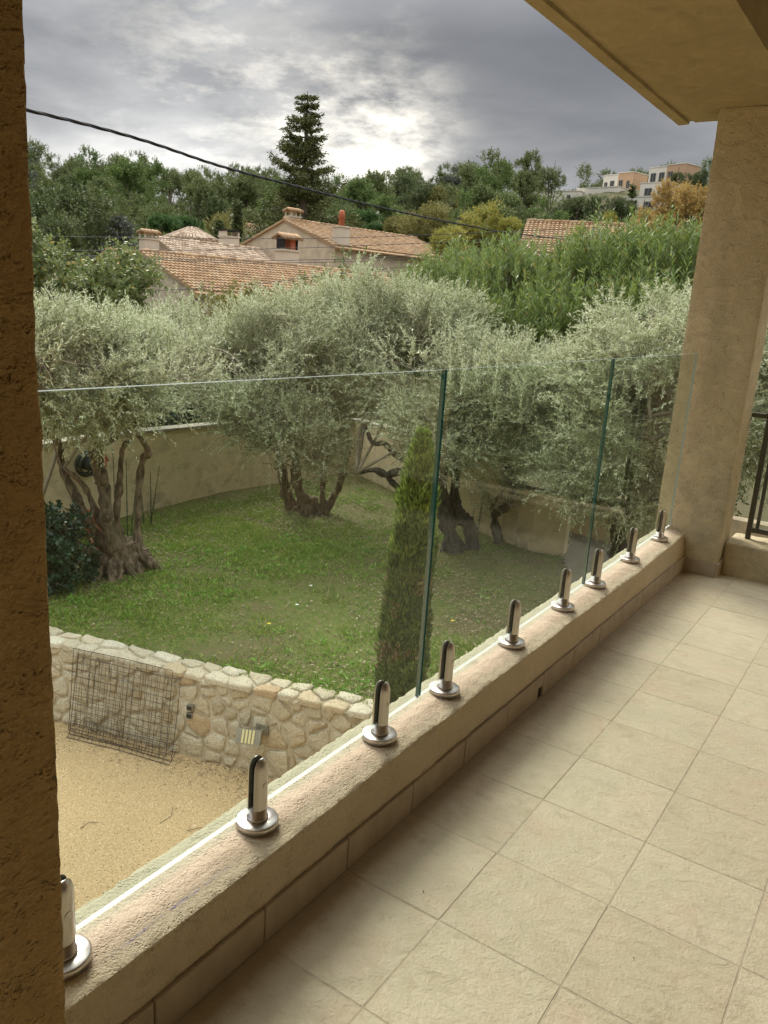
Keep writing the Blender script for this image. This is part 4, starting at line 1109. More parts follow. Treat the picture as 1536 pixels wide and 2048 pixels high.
# ---- cypress column at the foot of the balcony
def narrow_cypress():
    rg_ = np.random.default_rng(77)
    t = empty('cypress', (5.62, 3.40, ZL), label='slim green columnar cypress rising just beyond the glass joint', category='cypress')
    b = MB(); b.tube([(5.62, 3.40, ZL - .05), (5.64, 3.40, -.2), (5.67, 3.38, .3)], [.05, .03, .01], 8); o = b.build('trunk', MATS['pine_bark'], None, True); under(o, t)
    zt, zb = .46, ZL + .02
    n = 34000; f = rg_.uniform(0, 1, n) ** .9; z = zb + (zt - zb) * f
    prof = np.interp(f, [0, .12, .35, .6, .76, .9, 1], [.20, .215, .20, .175, .15, .085, .01])
    a = rg_.uniform(0, 2 * np.pi, n); lump = 1 + .20 * vnoise(np.stack([np.cos(a) * 1.2, np.sin(a) * 1.2, z * 1.6], -1), 2.2, 3) + .18 * vnoise(np.stack([np.cos(a), np.sin(a), z * 2], -1), 6, 5)
    r = prof * lump * (1 - .28 * rg_.uniform(0, 1, n) ** 2)
    c = np.stack([5.62 + .05 * (z + 2) / 2.5, 3.40 - .01 * z, z], -1)
    out = np.stack([np.cos(a), np.sin(a), 0 * a], -1); O = c + out * r[:, None]
    D = norm(out * rg_.uniform(.15, .6, n)[:, None] + np.array([0, 0, 1.0]) + rg_.normal(size=(n, 3)) * .22)
    L = rg_.uniform(.026, .060, n) * (1 + .8 * (f > .75)); tip = (f > .66 + .15 * vnoise(O, 6, 9)) 
    V = leaves(O, D, L, L * .32, rg_); F = np.arange(len(V)).reshape(-1, 4)
    o = new('foliage', mesh('foliage', V, F, [MATS['cypress'], MATS['cypress_tip'], MATS['litter']], np.where((vnoise(O, 5, 71) > .42) & (rg_.uniform(0, 1, n) < .5) & (f < .7), 2, (tip & (rg_.uniform(0, 1, n) < .7)).astype(np.int32)))); under(o, t)
    # dark inner body of packed twigs so the column is not see-through
    n2 = 6000; f = rg_.uniform(0, .93, n2); z = zb + (zt - zb) * f; pr = np.interp(f, [0, .12, .35, .6, .76, .9, 1], [.20, .215, .20, .175, .15, .085, .01]) * .7
    a = rg_.uniform(0, 2 * np.pi, n2); O = np.stack([5.62 + .05 * (z + 2) / 2.5 + np.cos(a) * pr, 3.40 - .01 * z + np.sin(a) * pr, z], -1)
    V = leaves(O, norm(np.stack([np.cos(a) * .2, np.sin(a) * .2, 0 * a + 1], -1)), .11, .05, rg_)
    o = new('inner_foliage', mesh('inner_foliage', V, np.arange(len(V)).reshape(-1, 4), MATS['cypress'])); under(o, t)
    # upright shoots
    k = 40; z = rg_.uniform(-.1, .38, k); a = rg_.uniform(0, 6.28, k); rr_ = np.interp(z, [-.4, .2, .5], [.13, .08, .02])
    P = np.stack([5.66 + np.cos(a) * rr_, 3.39 + np.sin(a) * rr_, z], -1)
    O = (P[:, None] + np.array([0, 0, 1])[None, None] * np.linspace(0, .18, 26)[None, :, None]).reshape(-1, 3) + rg_.normal(size=(k * 26, 3)) * .006
    V = leaves(O, norm(rg_.normal(size=O.shape) * .45 + np.array([0, 0, 1])), .03, .007, rg_)
    o = new('shoot', mesh('shoot', V, np.arange(len(V)).reshape(-1, 4), MATS['cypress_tip'])); under(o, t)
narrow_cypress()

# ---- shrubs in and behind the garden
def shrub(name, base, lab, blobs, ntw, nl, Ltw, lL, lW, mat, seed, cat, up=.4, outw=.8, rnd_=.6, split=(.5, .9), gap=.3, gsc=1.2, droop=0., group=None, stems=6, stem_mat='twig', rmin=.35, trunk=0):
    rg_ = np.random.default_rng(seed); rn = random.Random(seed)
    t = empty(name, base, label=lab, category=cat)
    if group: t['group'] = group
    c = np.mean([b_[:3] for b_ in blobs], 0)
    for k in range(max(stems, 1)):
        b_ = blobs[k % len(blobs)]; e = (b_[0] + rn.uniform(-.4, .4) * b_[3], b_[1] + rn.uniform(-.4, .4) * b_[4], b_[2] + .3 * b_[5])
        limb('trunk' if trunk else 'stem', wiggle_path(base, e, 4, .10, rn), [max(trunk, .022), max(trunk * .8, .018), max(trunk * .6, .014), .010, .005], stem_mat, t, rn, 6, .1, 3)
    o = sprays('foliage', blobs, ntw, nl, Ltw, lL, lW, MATS[mat], rg_, up, outw, rnd_, droop, split, gap, gsc, rmin, None, seed, True); under(o, t)
    return t
# glossy dark shrub by the column
shrub('glossy_shrub', (5.5, 8.5, ZL), 'low dark shrub with glossy leaves at the foot of the big olive', [BL(115, 1080, 9.9, .38), BL(140, 1130, 9.8, .30), BL(95, 1130, 9.6, .35), BL(60, 1090, 9.7, .4)], 380, 12, .16, .10, .042, 'laurel', 201, 'shrub', .2, 1, .5, (.6, 1), .1)
# broadleaf tree beyond the wall, left
p = at(190, 690, 17)
shrub('broadleaf_tree', (p[0], p[1], -1.7), 'bushy green and yellowing broadleaf tree beyond the wall, next to the dark column', [BL(170, 560, 17, .9), BL(130, 575, 16.6, .9), BL(235, 600, 16.6, .9), BL(190, 640, 16.4, 1.1), BL(100, 610, 16.6, .95), BL(285, 640, 16.6, .62), BL(225, 540, 17, .45), BL(60, 560, 16.6, .95), BL(300, 690, 16.6, .55), BL(110, 540, 17, .5)], 2600, 17, .38, .095, .052, 'broad', 202, 'tree', .3, .9, .6, (.5, 1), .5, 1.6, .1, None, 5, 'pine_bark', .4, .09)
# oleanders behind the wall, right
OL = [(1215, 568, 13.6, 'tall oleander bush with a leading upright shoot, before the pale house wall'), (1080, 585, 13.8, 'dense green oleander bush below the far tiled roof'), (980, 588, 14.4, 'green oleander bush right of the yellow tree'),
      (1320, 575, 13.2, 'oleander bush next to the beige column, under the orange tree'), (905, 605, 15.2, 'loose oleander bush with reddish old flower stalks, leftmost of the row')]
for k, (u, v, d, lab) in enumerate(OL):
    p = at(u, v, d)
    bl = [BL(u, v, d, .75, .7, .65), BL(u - 50, v + 20, d, .65, .6, .6), BL(u + 50, v + 15, d, .65, .6, .6), BL(u + 5, v + 100, d - .8, .85, .7, .6), BL(u - 60, v + 120, d - .9, .7, .6, .5), BL(u + 40, v + 150, d - 1.2, .7, .6, .5)]
    shrub('oleander', (p[0], p[1], -1.7), lab, bl, 1000, 28, .50, .14, .020, 'oleander', 210 + k, 'oleander', 1.5, .5, .28, (.3, .75), .6, 1.8, 0, 'oleander bushes behind the garden wall', 6)
def shoots(name, base, pts, mat, seed, lab, cat, H=.5, lL=.11, lW=.019, grp=None):
    """single upright leafy shoots"""
    rg_ = np.random.default_rng(seed); VV = []
    for (x, y, z, h) in pts:
        n = int(h * 90); t_ = np.linspace(0, 1, n); ln = rg_.normal(0, .06, 2)
        O = np.stack([x + ln[0] * t_ * h, y + ln[1] * t_ * h, z + t_ * h], -1); a = t_ * n * 2.1
        D = norm(np.stack([np.cos(a), np.sin(a), np.full(n, .75)], -1) + np.array([0, 0, 1.2]) * t_[:, None])
        VV.append(leaves(O, D, lL * (1.1 - .6 * t_), lW, rg_))
        s = np.array([[x - .008, y, z], [x + .008, y, z], [x + ln[0] * h + .003, y + ln[1] * h, z + h], [x + ln[0] * h - .003, y + ln[1] * h, z + h]]); VV.append(s)
    V = np.concatenate(VV); t = empty(name, base, label=lab, category=cat)
    if grp: t['group'] = grp
    o = new('foliage', mesh('foliage', V, np.arange(len(V)).reshape(-1, 4), MATS[mat])); under(o, t)
    return t
rq = random.Random(31)
pp_ = [(*at(rq.uniform(900, 1375), rq.uniform(530, 680), rq.uniform(12.6, 13.6)), rq.uniform(.25, .5)) for _ in range(70)] + [(*at(1212, 590, 13.2), 1.05), (*at(1085, 560, 13.4), .55), (*at(1260, 560, 13.2), .35), (*at(1180, 545, 13.3), .35), (*at(1120, 530, 13.4), .25), (*at(1060, 525, 13.5), .3), (*at(1010, 555, 13.8), .35), (*at(1300, 530, 13.1), .3), (*at(1235, 520, 13.2), .35), (*at(1350, 560, 13.0), .4), (*at(930, 560, 14), .35)]
p = at(1212, 700, 13.2)
shoots('oleander', (p[0], p[1], -1.7), pp_, 'oleander', 231, 'tallest upright oleander shoots standing above the bushes against the hill houses', 'oleander', grp=None)
# olive regrowth: upright silver shoots along the crown tops
rs = random.Random(9); pl_ = []
for k in range(70):
    u = rs.uniform(380, 900); vtop = np.interp(u, [380, 500, 650, 760, 900], [650, 620, 560, 560, 590]) + rs.uniform(0, 70); d = rs.uniform(12.2, 13.2); h = rs.uniform(.3, .6)
    q = at(u, vtop, d); pl_.append((q[0], q[1], q[2] - h, h))
for k in range(60):
    u = rs.uniform(900, 1370); vtop = np.interp(u, [900, 1050, 1120, 1230, 1300, 1370], [640, 725, 740, 640, 580, 565]) + rs.uniform(0, 110); d = rs.uniform(9.6, 10.6); h = rs.uniform(.25, .5)
    q = at(u, vtop, d); pl_.append((q[0], q[1], q[2] - h, h))
for k in range(26):
    u = rs.uniform(60, 360); vtop = 640 + rs.uniform(0, 80); d = rs.uniform(9, 10.2); h = rs.uniform(.2, .4)
    q = at(u, vtop, d); pl_.append((q[0], q[1], q[2] - h, h))
def shoot_mesh(pts, seed):
    rg_ = np.random.default_rng(seed); VV = []
    for (x, y, z, h) in pts:
        n = int(h * 130); t_ = np.linspace(0, 1, n); ln = rg_.normal(0, .12, 2)
        O = np.stack([x + ln[0] * t_ * h, y + ln[1] * t_ * h, z + t_ * h], -1)
        D = norm(rg_.normal(size=(n, 3)) * .55 + np.array([ln[0], ln[1], .9]))
        VV.append(leaves(O, D, .052 * (1.1 - .5 * t_), .012, rg_))
    V = np.concatenate(VV); return V
TREES = [o for o in COL.objects if o.name.startswith('olive_tree')]
for k, (sl_, tr) in enumerate((((0, 70), TREES[1]), ((70, 130), TREES[5]), ((130, 156), TREES[0]))):
    V = shoot_mesh(pl_[sl_[0]:sl_[1]], 300 + k); o = new('water_shoots', mesh('water_shoots', V, np.arange(len(V)).reshape(-1, 4), MATS['olive'])); under(o, tr)

# hedge plants just outside the wall, seen in gaps
HD = [(330, 800, 15.6, .75, 'laurel', 'dark evergreen shrub over the wall, behind the first olive'), (430, 790, 16.2, .8, 'dark_tree', 'dark green shrub over the wall, between the two left olives'), (740, 770, 18.6, .9, 'dark_tree', 'dark shrub over the wall corner'),
      (860, 740, 18.2, 1.0, 'dark_tree', 'dark shrub over the wall behind the leaning olive'), (240, 790, 15.2, .6, 'laurel', 'glossy shrub over the wall behind the many-stemmed olive'), (640, 790, 18.6, .8, 'dark_tree', 'dark shrub over the wall behind the bushy olive'),
      (1010, 690, 15.4, .9, 'dark_tree', 'dark shrub over the wall below the oleanders'), (1150, 700, 14.4, .9, 'dark_tree', 'dark shrub behind the wall, in line with the second glass joint'), (1320, 700, 13.8, .9, 'dark_tree', 'dark shrub behind the wall beside the beige column'),
      (1460, 760, 13.4, 1.1, 'dark_tree', 'dark shrub seen right of the beige column'), (140, 770, 15.2, .7, 'dark_tree', 'dark shrub over the wall by the dark column')]
for k, (u, v, d, r, mt, lab) in enumerate(HD):
    p = at(u, v, d); shrub('hedge_shrub', (p[0], p[1], -1.7), lab, [(p[0], p[1], p[2], r, r, r * .9), (p[0], p[1], p[2] - r * .9, r, r, r)], 420, 14, .30, .09, .035, mt, 240 + k, 'shrub', .3, .9, .6, (.5, 1), .2, 1.2, 0, 'shrubs behind the garden wall', 3)
# yellow-green bushes before the tiled houses
for k, (u, v, d, r, mt, lab) in enumerate([(430, 622, 22, .7, 'yellowgreen', 'small yellow green bush in front of the low tiled roof'), (372, 668, 20, .7, 'broad', 'green bush beside the gable wall of the low house'), (500, 622, 21, .5, 'yellowgreen', 'little yellow green bush under the tiled eave'),
      (700, 560, 26, .9, 'broad', 'green bush under the chimney of the big tiled house'), (610, 600, 24, .9, 'broad', 'green bush below the big gable wall')]):
    p = at(u, v, d); shrub('garden_bush', (p[0], p[1], tz(p[0], p[1])), lab, [(p[0], p[1], p[2], r, r, r * .8), (p[0], p[1], p[2] - r, r, r, r)], 200, 12, .35, .11, .06, mt, 260 + k, 'bush', .4, .9, .6, (.5, 1), .3, 1.2, 0, None, 3)

# thin upright stems along the wall
for k, (u, v0, v1, d, lab) in enumerate([(232, 1050, 900, 11.2, 'thin leafy sapling against the wall, left of the pair of olive stems'), (255, 1060, 915, 11.0, 'thin leafy sapling between the stems of the big olive'), (300, 1000, 930, 12.2, 'thin leafy sapling right of the big olive stems'), (956, 1050, 965, 12.0, 'thin reddish sapling against the wall behind the kinked olive')]):
    a = at(u, v0, d); hgt = (v0 - v1) / 1650 * d
    shoots('sapling', (a[0], a[1], ZL), [(a[0] + dx, a[1] + dy, ZL, (a[2] - ZL) + hgt * f) for dx, dy, f in ((0, 0, 1), (.06, .05, .8), (-.05, .08, .6))], 'laurel', 280 + k, lab, 'sapling', lL=.035, lW=.014)

# ---- grass, weeds, litter
def lawn_points(n, dens):
    x = rg.uniform(4.3, 13.5, n); y = rg.uniform(1.3, 10.2, n); P = np.stack([x, y], -1)
    ok = inside(P, lawn_poly) & ~inside(P, [(8.9, 3.1), (9.25, 3.75), (10.1, 3.8), (11.2, 4.1), (13, 5), (13.2, -2), (8.5, -2)])
    q = fbm(np.stack([x, y, 0 * x], -1), .55, 41); q2 = fbm(np.stack([x, y, 0 * x], -1), 2.2, 45)
    # bare earth under the olives
    bare = np.zeros(n)
    for bx, by, r in ((6.3, 8.1, .9), (10.3, 8.3, 1.3), (10.3, 5.3, 1.2), (11.1, 5.1, 1.0), (9.7, 2.6, 1.3), (12.6, 9.3, 1.4), (5.7, 3.3, .6), (8.3, 4.3, .9)):
        bare = np.maximum(bare, np.exp(-((x - bx) ** 2 + (y - by) ** 2) / r ** 2))
    
    wd = np.full(n, 9.0)
    for k in range(1, 9):
        a = WP[k]; d_ = WP[k + 1] - a; t_ = np.clip(((x - a[0]) * d_[0] + (y - a[1]) * d_[1]) / (d_ @ d_), 0, 1); wd = np.minimum(wd, np.hypot(x - a[0] - t_ * d_[0], y - a[1] - t_ * d_[1]))
    bare = np.maximum(bare, np.exp(-(wd / .55) ** 2) * 1.1)
    pr = np.clip(.80 + 1.0 * q + .8 * q2 - .95 * bare, .05, 1)
    ok &= rg.uniform(0, 1, n) < pr * dens
    return x[ok], y[ok]
def lz(x, y): return ZL + .035 * fbm(np.stack([x, y, 0 * x], -1), .8, 3)
x, y = lawn_points(300000, 1.0); n = len(x)
tuft = np.clip(fbm(np.stack([x, y, 0 * x], -1), 3.5, 61) * 1.6 + .35, 0, 1); O = np.stack([x, y, lz(x, y) - .003], -1); D = norm(np.stack([rg.normal(0, .75, n), rg.normal(0, .75, n), np.full(n, .8)], -1))
V = leaves(O, D, rg.uniform(.022, .05, n) * (1 + 1.1 * tuft), rg.uniform(.005, .010, n) * (1 + .4 * tuft), rg)
new('grass', mesh('grass', V, np.arange(len(V)).reshape(-1, 4), MATS['grass']), None, kind='stuff', label='short patchy grass on the lawn')
x, y = lawn_points(7000, .85)
q = fbm(np.stack([x, y, 0 * x], -1), .7, 77); kk = q > -.05; x, y = x[kk], y[kk]
n = len(x); m_ = 9; a = rg.uniform(0, 6.28, (n, m_)); s = rg.uniform(.4, 1.1, n)[:, None]
O = np.stack([x[:, None] + np.cos(a) * .02 * s, y[:, None] + np.sin(a) * .02 * s, np.broadcast_to(lz(x, y)[:, None] + .008, a.shape)], -1).reshape(-1, 3)
D = norm(np.stack([np.cos(a), np.sin(a), rg.uniform(.15, .9, a.shape)], -1).reshape(-1, 3))
V = leaves(O, D, (rg.uniform(.04, .10, a.shape) * s).ravel(), (rg.uniform(.012, .024, a.shape) * s).ravel(), rg)
new('weeds', mesh('weeds', V, np.arange(len(V)).reshape(-1, 4), MATS['weed']), None, kind='stuff', label='brighter green clover and dandelion rosettes scattered in the lawn')
def reg_lawn(n):
    x = rg.uniform(4.6, 13.3, n); y = rg.uniform(2, 10, n); ok = inside(np.stack([x, y], -1), lawn_poly); x, y = x[ok], y[ok]; w = np.zeros(len(x))
    for bx, by, r in ((6.3, 8.1, 1.2), (10.3, 8.3, 1.6), (10.5, 5.2, 1.6), (8.6, 4.0, 1.5), (12.6, 9.3, 1.6), (5.7, 3.6, .8), (7.5, 9.6, 1)): w = np.maximum(w, np.exp(-((x - bx) ** 2 + (y - by) ** 2) / r ** 2))
    k = rg.uniform(0, 1, len(x)) < w * .9 + .05; return x[k], y[k]
leaf_litter(46000, reg_lawn, ZL + .02, 'leaf_litter', 'dry olive leaves lying under the trees', MATS['litter'], (.02, .05), .02)
# a few flowers
MATS['petal_y'] = m_simple('yellow_petal', (.75, .55, .03), .6)
MATS['petal_w'] = m_simple('white_petal', (.75, .75, .7), .6)
for k, (u, v, mt, lab) in enumerate([(538, 1246, 'petal_y', 'single yellow dandelion flower in the middle of the lawn'), (905, 1240, 'petal_y', 'yellow flower in the lawn seen through the middle pane'), (622, 1170, 'petal_w', 'small white flower in the lawn left of the cypress'), (594, 1208, 'petal_w', 'small white flower nearest the centre of the lawn')]):
    r = ray(u, v); p = EYE + r * ((ZL + .06) - EYE[2]) / r[2]; t = empty('flower', (p[0], p[1], ZL), label=lab, category='flower')
    b = MB(); b.tube([(0, 0, 0), (0, 0, .05)], .002, 4); b.build('stem', MATS['weed'], t)
    b = MB()
    for q in range(10):
        a = q * .628; b.add([(0, 0, .052), (.018 * math.cos(a - .25), .018 * math.sin(a - .25), .056), (.024 * math.cos(a), .024 * math.sin(a), .055), (.018 * math.cos(a + .25), .018 * math.sin(a + .25), .056)], [(0, 1, 2, 3)])
    b.build('petals', MATS[mt], t)

# ---- pot, hose reel
def lathe_obj(name, prof, n, mat, parent):
    V = []; F = []
    for r, z in prof:
        for k in range(n): V.append((r * math.cos(2 * math.pi * k / n), r * math.sin(2 * math.pi * k / n), z))
    for a in range(len(prof) - 1):
        for k in range(n): F.append([a * n + k, a * n + (k + 1) % n, (a + 1) * n + (k + 1) % n, (a + 1) * n + k])
    F.append(list(range(n))[::-1])
    return new(name, mesh(name, V, F, MATS[mat], None, True), parent)
t = empty('flower_pot', (*at(190, 1060, 11.6)[:2], ZL + .02), label='tall terracotta pot standing against the wall behind the big olive', category='pot')
lathe_obj('pot_body', [(.10, 0), (.13, .12), (.15, .30), (.152, .36)], 24, 'terracotta', t); lathe_obj('pot_rim', [(.150, .361), (.172, .362), (.175, .40), (.15, .412), (.14, .40), (.135, .30)], 24, 'terracotta', t)
t = empty('flower_pot', (*at(198, 1085, 10.9)[:2], ZL + .02), label='small terracotta pot lying low in front of the tall pot', category='pot')
lathe_obj('pot_body', [(.07, 0), (.10, .16)], 20, 'terracotta', t); lathe_obj('pot_rim', [(.10, .161), (.118, .162), (.12, .20), (.10, .205), (.09, .19)], 20, 'terracotta', t)
wdir = (Vector((8.241, 10.138, 0)) - Vector((6.374, 9.82, 0))).normalized(); wn_ = Vector((wdir.y, -wdir.x, 0))
c = Vector((7.02, 9.93, -.98)) + wn_ * .14
t = empty('hose_reel', tuple(c), label='black garden hose coiled on a reel fixed to the garden wall behind the big olive', category='hose reel')
rn = random.Random(4)
for q in range(5):
    b = MB(); r0 = .15 + .018 * (q % 3); pts = []
    for k in range(25):
        a = 2 * math.pi * k / 24; pts.append(c + wdir * (r0 * math.cos(a) * 1.25) + Vector((0, 0, r0 * math.sin(a))) + wn_ * (-.05 + q * .028))
    b.tube(pts, .013, 6, 0, False); o = b.build('hose_coil', MATS['hose'], None, True); under(o, t)
b = MB(); b.tube([c - wn_ * .13, c + wn_ * .09], .10, 14); o = b.build('drum', MATS['hose'], None, True); under(o, t)
b = MB(); b.tube([c + wn_ * .08 + wdir * .1, c + wn_ * .16 + wdir * .2 + Vector((0, 0, -.06)), c + wn_ * .12 + wdir * .22 + Vector((0, 0, .1)), c + wn_ * .1 + wdir * .30], .014, 6); o = b.build('hose_end', MATS['red_hose']); under(o, t)

# ================================================================== HOUSES
def m_rooftile():
    n = NT('clay_roof_tile')
    c = n.ramp(n.rnd(), [(0, (.22, .14, .075)), (.3, (.30, .19, .10)), (.6, (.355, .23, .125)), (.85, (.40, .28, .165)), (1, (.27, .20, .125))])
    c = n.mix(n.math('MULTIPLY', n.ramp(n.noise(1.1, 5, .65), [(.45, 0), (.7, 1)]), .45), c, (.28, .22, .15))
    return n.done(n.bsdf(c, .9, 0, None, .15))
MATS['rooftile'] = m_rooftile()
n_ = NT('old_beige_roof_tile'); MATS['rooftile_pale'] = n_.done(n_.bsdf(n_.ramp(n_.rnd(), [(0, (.26, .19, .13)), (.5, (.42, .33, .24)), (1, (.54, .44, .33))]), .9, 0, None, .15))
MATS['house_wall'] = mat_stucco('house_render', (.44, .37, .27), (.52, .44, .32), .002, (.17, .15, .12), (-1.0, 8.0), .18)
MATS['house_pale'] = m_simple('pale_render', (.56, .49, .38), .9, 0, .15, .8)
def tile_roof(O, U, LU, Dn, LD, mat, parent, name='roof_tiles', pitch=.20, course=.36, trim=None):
    """barrel tiles: O ridge corner, U along the ridge, Dn down the slope (unit vectors)"""
    O, U, Dn = Vector(O), Vector(U).normalized(), Vector(Dn).normalized(); N = U.cross(Dn).normalized()
    if N.z < 0: N = -N
    nc = max(1, int(LU / pitch)); nr_ = max(1, int(LD / course)); V = []; F = []
    for i in range(nc):
        for j in range(nr_):
            if trim and not trim((i + .5) * pitch, (j + .5) * course): continue
            jit = rn.uniform(-.012, .012); a0 = len(V)
            for (d, lift, r) in ((j * course - .04 + jit, .0, .072), ((j + 1) * course + jit, .034, .092)):
                for q in range(5):
                    th = math.pi * q / 4; V.append(O + U * ((i + .5) * pitch + r * math.cos(th)) + Dn * d + N * (.015 + lift + r * .75 * math.sin(th)))
            for q in range(4): F.append((a0 + q, a0 + q + 1, a0 + 6 + q, a0 + 5 + q))
            F.append((a0 + 5, a0 + 6, a0 + 7, a0 + 8, a0 + 9))
    o = new(name, mesh(name, V, F, MATS[mat], None, False), parent, kind='stuff'); return o
def house(name, A, rd, w, dz, L, lab, zg, wall='house_wall', tiles='rooftile', sides=(1, -1), over=.35, cat='house', hip=0.0):
    A = Vector(A); rd = Vector((rd[0], rd[1], 0)).normalized(); gd = Vector((rd.y, -rd.x, 0))
    t = empty(name, (A.x, A.y, zg), label=lab, category=cat)
    ez = A.z - dz
    prof = [A + gd * (w * s_) + Vector((0, 0, zz - A.z)) for s_, zz in ((1, zg - 1), (1, ez), (0, A.z), (-1, ez), (-1, zg - 1))]
    V = [tuple(p - Vector((0, 0, .08))) for p in prof] + [tuple(p + rd * L - Vector((0, 0, .08))) for p in prof]
    F = [(0, 1, 2, 3, 4), (9, 8, 7, 6, 5)] + [(k, 5 + k, 5 + (k + 1) % 5, (k + 1) % 5) for k in range(5)]
    b = MB(); b.add(V, F); o = b.build('house_walls', MATS[wall]); under(o, t)
    for s_ in sides:
        Dn = (gd * (w * s_) + Vector((0, 0, -dz))); LD = Dn.length * (1 + over / w); Dn.normalize()
        Nn = rd.cross(Dn); Nn = Nn if Nn.z > 0 else -Nn
        O = A - rd * .12
        q = [O, O + rd * (L + .24), O + rd * (L + .24) + Dn * LD, O + Dn * LD]
        b = MB(); b.add([tuple(p - Nn * .06) for p in q] + [tuple(p + Nn * .012) for p in q], [(0, 1, 2, 3), (7, 6, 5, 4), (0, 4, 5, 1), (1, 5, 6, 2), (2, 6, 7, 3), (3, 7, 4, 0)])
        o = b.build('roof_slope', MATS[tiles]); under(o, t)
        o = tile_roof(O, rd, L + .24, Dn, LD, tiles, None); under(o, t)
    b = MB(); k = 0
    while k * .4 < L:
        p = A - rd * .1 + rd * (k * .4); b.tube([p + Vector((0, 0, .05)), p + rd * .42 + Vector((0, 0, .075))], [.10, .115], 7); k += 1
    o = b.build('ridge_tiles', MATS[tiles], None, True, kind='stuff'); under(o, t)
    return t, gd, rd
def chimney(parent, c, w, d, h, kind, wall='house_pale', rz=0.2):
    M = Matrix.Translation(Vector(c)) @ Matrix.Rotation(rz, 4, 'Z')
    b = MB(); b.box(-w / 2, w / 2, -d / 2, d / 2, -.8, h, 0, M); b.box(-w / 2 - .05, w / 2 + .05, -d / 2 - .05, d / 2 + .05, h + .001, h + .07, 0, M)
    o = b.build('chimney', MATS[wall]); under(o, parent)
    if kind == 'arch':
        b = MB()
        for x in (-w / 2, w / 2 - .07):
            for y in (-d / 2, d / 2 - .07): b.box(x, x + .07, y, y + .07, h + .071, h + .35, 0, M)
        b.box(-.05, .05, -d / 2, d / 2, h + .071, h + .35, 0, M)
        q = b.build('chimney_cowl', MATS[wall]); under(q, parent)
        b = MB()
        for k in range(5):
            x = -w / 2 - .1 + (w + .2) * (k + .5) / 5
            for s_ in (-1, 1): b.tube([tuple(M @ Vector((x, 0, h + .50))), tuple(M @ Vector((x, s_ * (d / 2 + .14), h + .36)))], [.085, .10], 7)
        q = b.build('cowl_tiles', MATS['rooftile'], None, True); under(q, parent)
    elif kind == 'pot':
        b = MB(); x0, y0, z0 = c; b.tube([tuple(M @ Vector((0, 0, h + .07))), tuple(M @ Vector((0, 0, h + .5))), tuple(M @ Vector((0, 0, h + .52))), tuple(M @ Vector((0, 0, h + .85))), tuple(M @ Vector((0, 0, h + .95)))], [.19, .17, .20, .17, .10], 12)
        q = b.build('chimney_pot', MATS['terracotta'], None, True); under(q, parent)
rdv = (math.cos(R(-12)), math.sin(R(-12)))
# low house, front left
hA, gA, rA = house('tiled_house', at(285, 505, 38), rdv, 4.34, 1.43, 14.5, 'low house with orange tiled roof and plain gable, left of the big gabled house', tz(24, 29))
# big gabled house
AB = at(570, 440, 52)
hB, gB, rB = house('tiled_house', AB, rdv, 4.8, 1.5, 11.5, 'big gabled house with streaked render and tiled roof, under the tall conifer', tz(39, 34))
A_ = Vector(AB)
p = A_ + rB * .9 - gB * .4; chimney(hB, (p.x, p.y, p.z - .1), .75, .65, .35, 'arch', 'house_pale', R(-12))
p = Vector(at(682, 470, 49)); chimney(hB, (p.x, p.y, p.z - .8), .75, .7, 1.2, 'pot', 'house_pale', R(-12))
p = Vector(at(574, 505, 45)); 
tS = empty('chimney_stack', (p.x, p.y, tz(p.x, p.y)), label='rendered chimney stack with small tiled cap standing before the big gable', category='chimney')
M = Matrix.Translation(p) @ Matrix.Rotation(R(-12), 4, 'Z')
b = MB(); b.box(-.5, .5, -.4, .4, -7, .05, 0, M); b.box(-.56, .56, -.45, .45, .051, .14, 0, M); o = b.build('stack', MATS['house_pale']); under(o, tS)
b = MB(); b.box(-.46, -.38, -.33, .33, .141, .70, 0, M); b.box(.38, .46, -.33, .33, .141, .70, 0, M); b.box(.0, .32, -.30, .30, .142, .66, 1, M); o = b.build('chimney_cowl', [MATS['dark'], MATS['terracotta']]); under(o, tS)
b = MB()
for k in range(7):
    x = -.56 + 1.12 * k / 6
    for s_ in (-1, 1): b.tube([tuple(M @ Vector((x, 0, .93))), tuple(M @ Vector((x, s_ * .56, .70)))], [.08, .10], 7)
o = b.build('cap_tiles', MATS['rooftile'], None, True); under(o, tS)
# lower lean-to roof of the big house towards the garden
p = Vector(at(560, 555, 43))
# middle house between, pale old tiles
hC, gC, rC = house('tiled_house', at(315, 478, 50), rdv, 4.2, 1.5, 12, 'house with pale old roof tiles between the low house and the turret', tz(30, 40), 'house_pale', 'rooftile_pale')
p = Vector(at(298, 474, 49)); chimney(hC, (p.x, p.y, p.z - 1.4), .85, .7, 1.25, 'arch', 'house_pale', R(-12))
p = Vector(at(458, 480, 54)); chimney(hC, (p.x, p.y, p.z - .6), 1.0, .8, .75, 'box', 'house_pale', R(-12))
b = MB(); M = Matrix.Translation(p) @ Matrix.Rotation(R(-12), 4, 'Z')
b.box(-.5, -.4, -.4, .4, .22, .50, 0, M); b.box(.4, .5, -.4, .4, .22, .50, 0, M); b.box(-.55, .55, -.45, .45, .50, .58, 1, M); o = b.build('chimney_cowl', [MATS['house_pale'], MATS['dark']]); under(o, hC)
